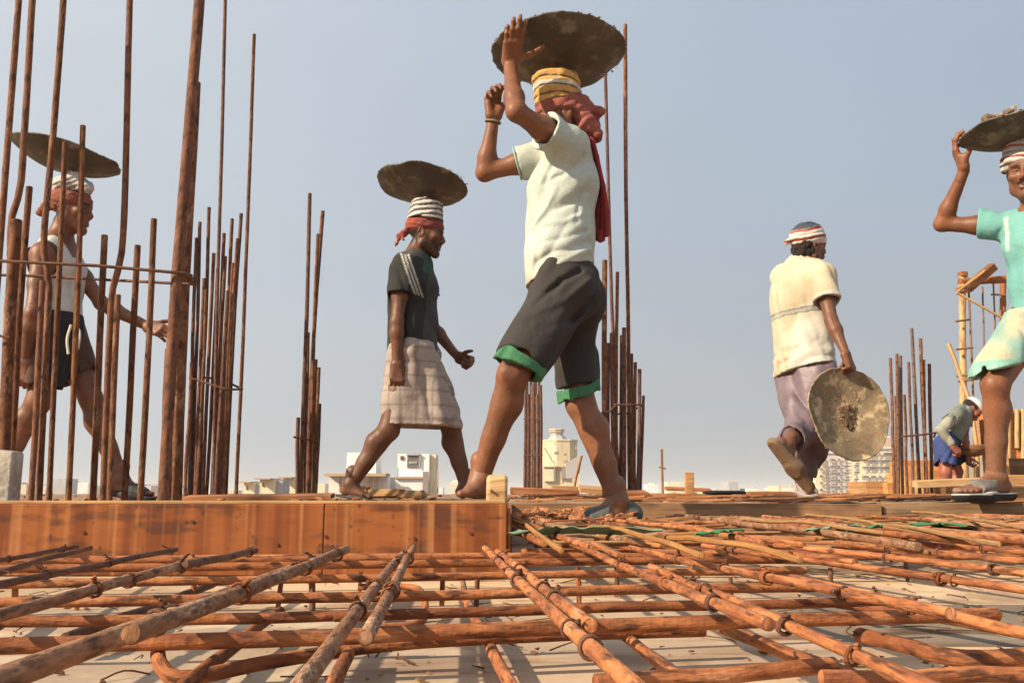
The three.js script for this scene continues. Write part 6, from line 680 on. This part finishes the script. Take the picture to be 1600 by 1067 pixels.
  // broken pieces lying in that pan
  const labels = ['small dark chunk, leftmost in the pan at the right edge', 'flat brown brick piece in the pan at the right edge', 'rounded dark lump beside the flat brick piece in the right-hand pan', 'pale chip standing by the dark lump in the right-hand pan'];
  [[1543, 183, 0.020, 0.026, mCakeDark], [1558, 177, 0.046, 0.017, mat(tDirt, { color: lin(0.8, 0.75, 0.65) })], [1577, 172, 0.022, 0.026, mCakeDark], [1583, 168, 0.010, 0.022, mConc]].forEach(([x, y, w, h, m], i) => { const c = P(x, y + 7, 3.80), q = rng(50 + i), pts = []; for (let k = 0; k < 16; k++) pts.push(V((q() * 2 - 1) * w, (q() * 2 - 0.8) * h, (q() * 2 - 1) * 0.028)); const g = new ConvexGeometry(pts); boxUV(g, 4); g.translate(c.x, c.y, c.z); solo('rubble_piece', g, m, labels[i], 'rubble'); });
}
// ===== the worker bending down far behind on the right
{ const J = joints({ hipR: [1478, 695, 9.30], hipL: [1484, 696, 9.58], kneeR: [1478, 738, 9.25], ankR: [1484, 790, 9.32], kneeL: [1496, 736, 9.6], ankL: [1497, 790, 9.6], shR: [1496, 646, 9.25], elR: [1471, 672, 9.12], wrR: [1489, 696, 9.10], shL: [1508, 650, 9.62], elL: [1509, 684, 9.64], wrL: [1512, 712, 9.50], neck: [1506, 640, 9.43], head: [1518, 641, 9.42] });
  J.toeR = J.ankR.clone().add(V(0.16, -0.05, 0.05)); J.toeL = J.ankL.clone().add(V(0.16, -0.05, 0.05));
  const t = person('worker in grey-green top and blue shorts bending over a formwork box far behind', J, { f: V(0.55, -0.80, 0.25), u: V(0.8, 0.6, 0), skin: [0.36, 0.115, 0.07], cell: 0.014, hc: 0.006, handc: 0.005, handR: { d: V(0.6, -0.8, 0.1), n: V(-0.2, -0.4, -0.9), t: V(0.7, 0.5, 0), c: CURL.half }, handL: { d: V(0.1, -1, 0.1), n: V(0.3, 0, 1), t: V(1, 0, 0), c: CURL.half } });
  const fo = folds(V(0.5, 0.8, 0.1), 0.008, 12, 3, 102); const g = tone([0.20, 0.225, 0.195], 0.12, 9);
  part('shirt', meshField(shirtPrims(J, { e: 0.02, sl: 0.5, sr: 0.07, low: 0 }), 0.011, { post: (x, y, z, d) => d + fo(x, y, z), color: g }), mCloth, t);
  part('sleeve', meshField([cap(J.shR, J.elR, 0.066, 0.056), cap(J.elR, L3(J.elR, J.wrR, 0.85), 0.054, 0.044)], 0.010, { post: (x, y, z, d) => d + fo(x, y, z), color: tone([0.34, 0.33, 0.27], 0.12, 9) }), mCloth, t);
  part('shorts', meshField(shortsPrims(J, { e: 0.03, q: 0.75, r: 0.11 }), 0.011, { post: (x, y, z, d) => d + fo(x, y, z), color: (x, y, z) => x < J.pel.x - 0.005 ? [0.035, 0.06, 0.21] : [0.02, 0.02, 0.028] }), mCloth, t);
  const H = J.H; part('cap', meshField([ell(H.at(0, 0.075, -0.01), H.r, 0.086, H.u, 0.062, H.f, 0.106)], 0.006, { clip: [[H.at(0, 0.055, 0), H.u.clone().negate()]], color: tone([0.62, 0.62, 0.64], 0.05) }), mCloth, t); part('hair', meshField([ell(H.at(0, 0.03, -0.02), H.r, 0.080, H.u, 0.075, H.f, 0.098)], 0.007, { clip: [[H.at(0, 0.052, 0), H.u]], color: tone([0.02, 0.014, 0.011], 0.3, 40), post: (x, y, z, d) => d + 0.004 * noise3(x * 60, y * 60, z * 60) }), mHair, t);
  const c = P(1521, 704, 9.35), h = new THREE.SphereGeometry(0.14, 24, 12, 0, 6.283, 1.4, 1.75); h.scale(1.05, 0.75, 0.9); h.translate(c.x, c.y + 0.04, c.z); const m = mat(tWood, { color: lin(0.9, 0.8, 0.75) }); m.side = THREE.DoubleSide; solo('basin', h, m, 'brown basin held low by the bending worker', 'basin');
}
renderer.render(scene, camera);
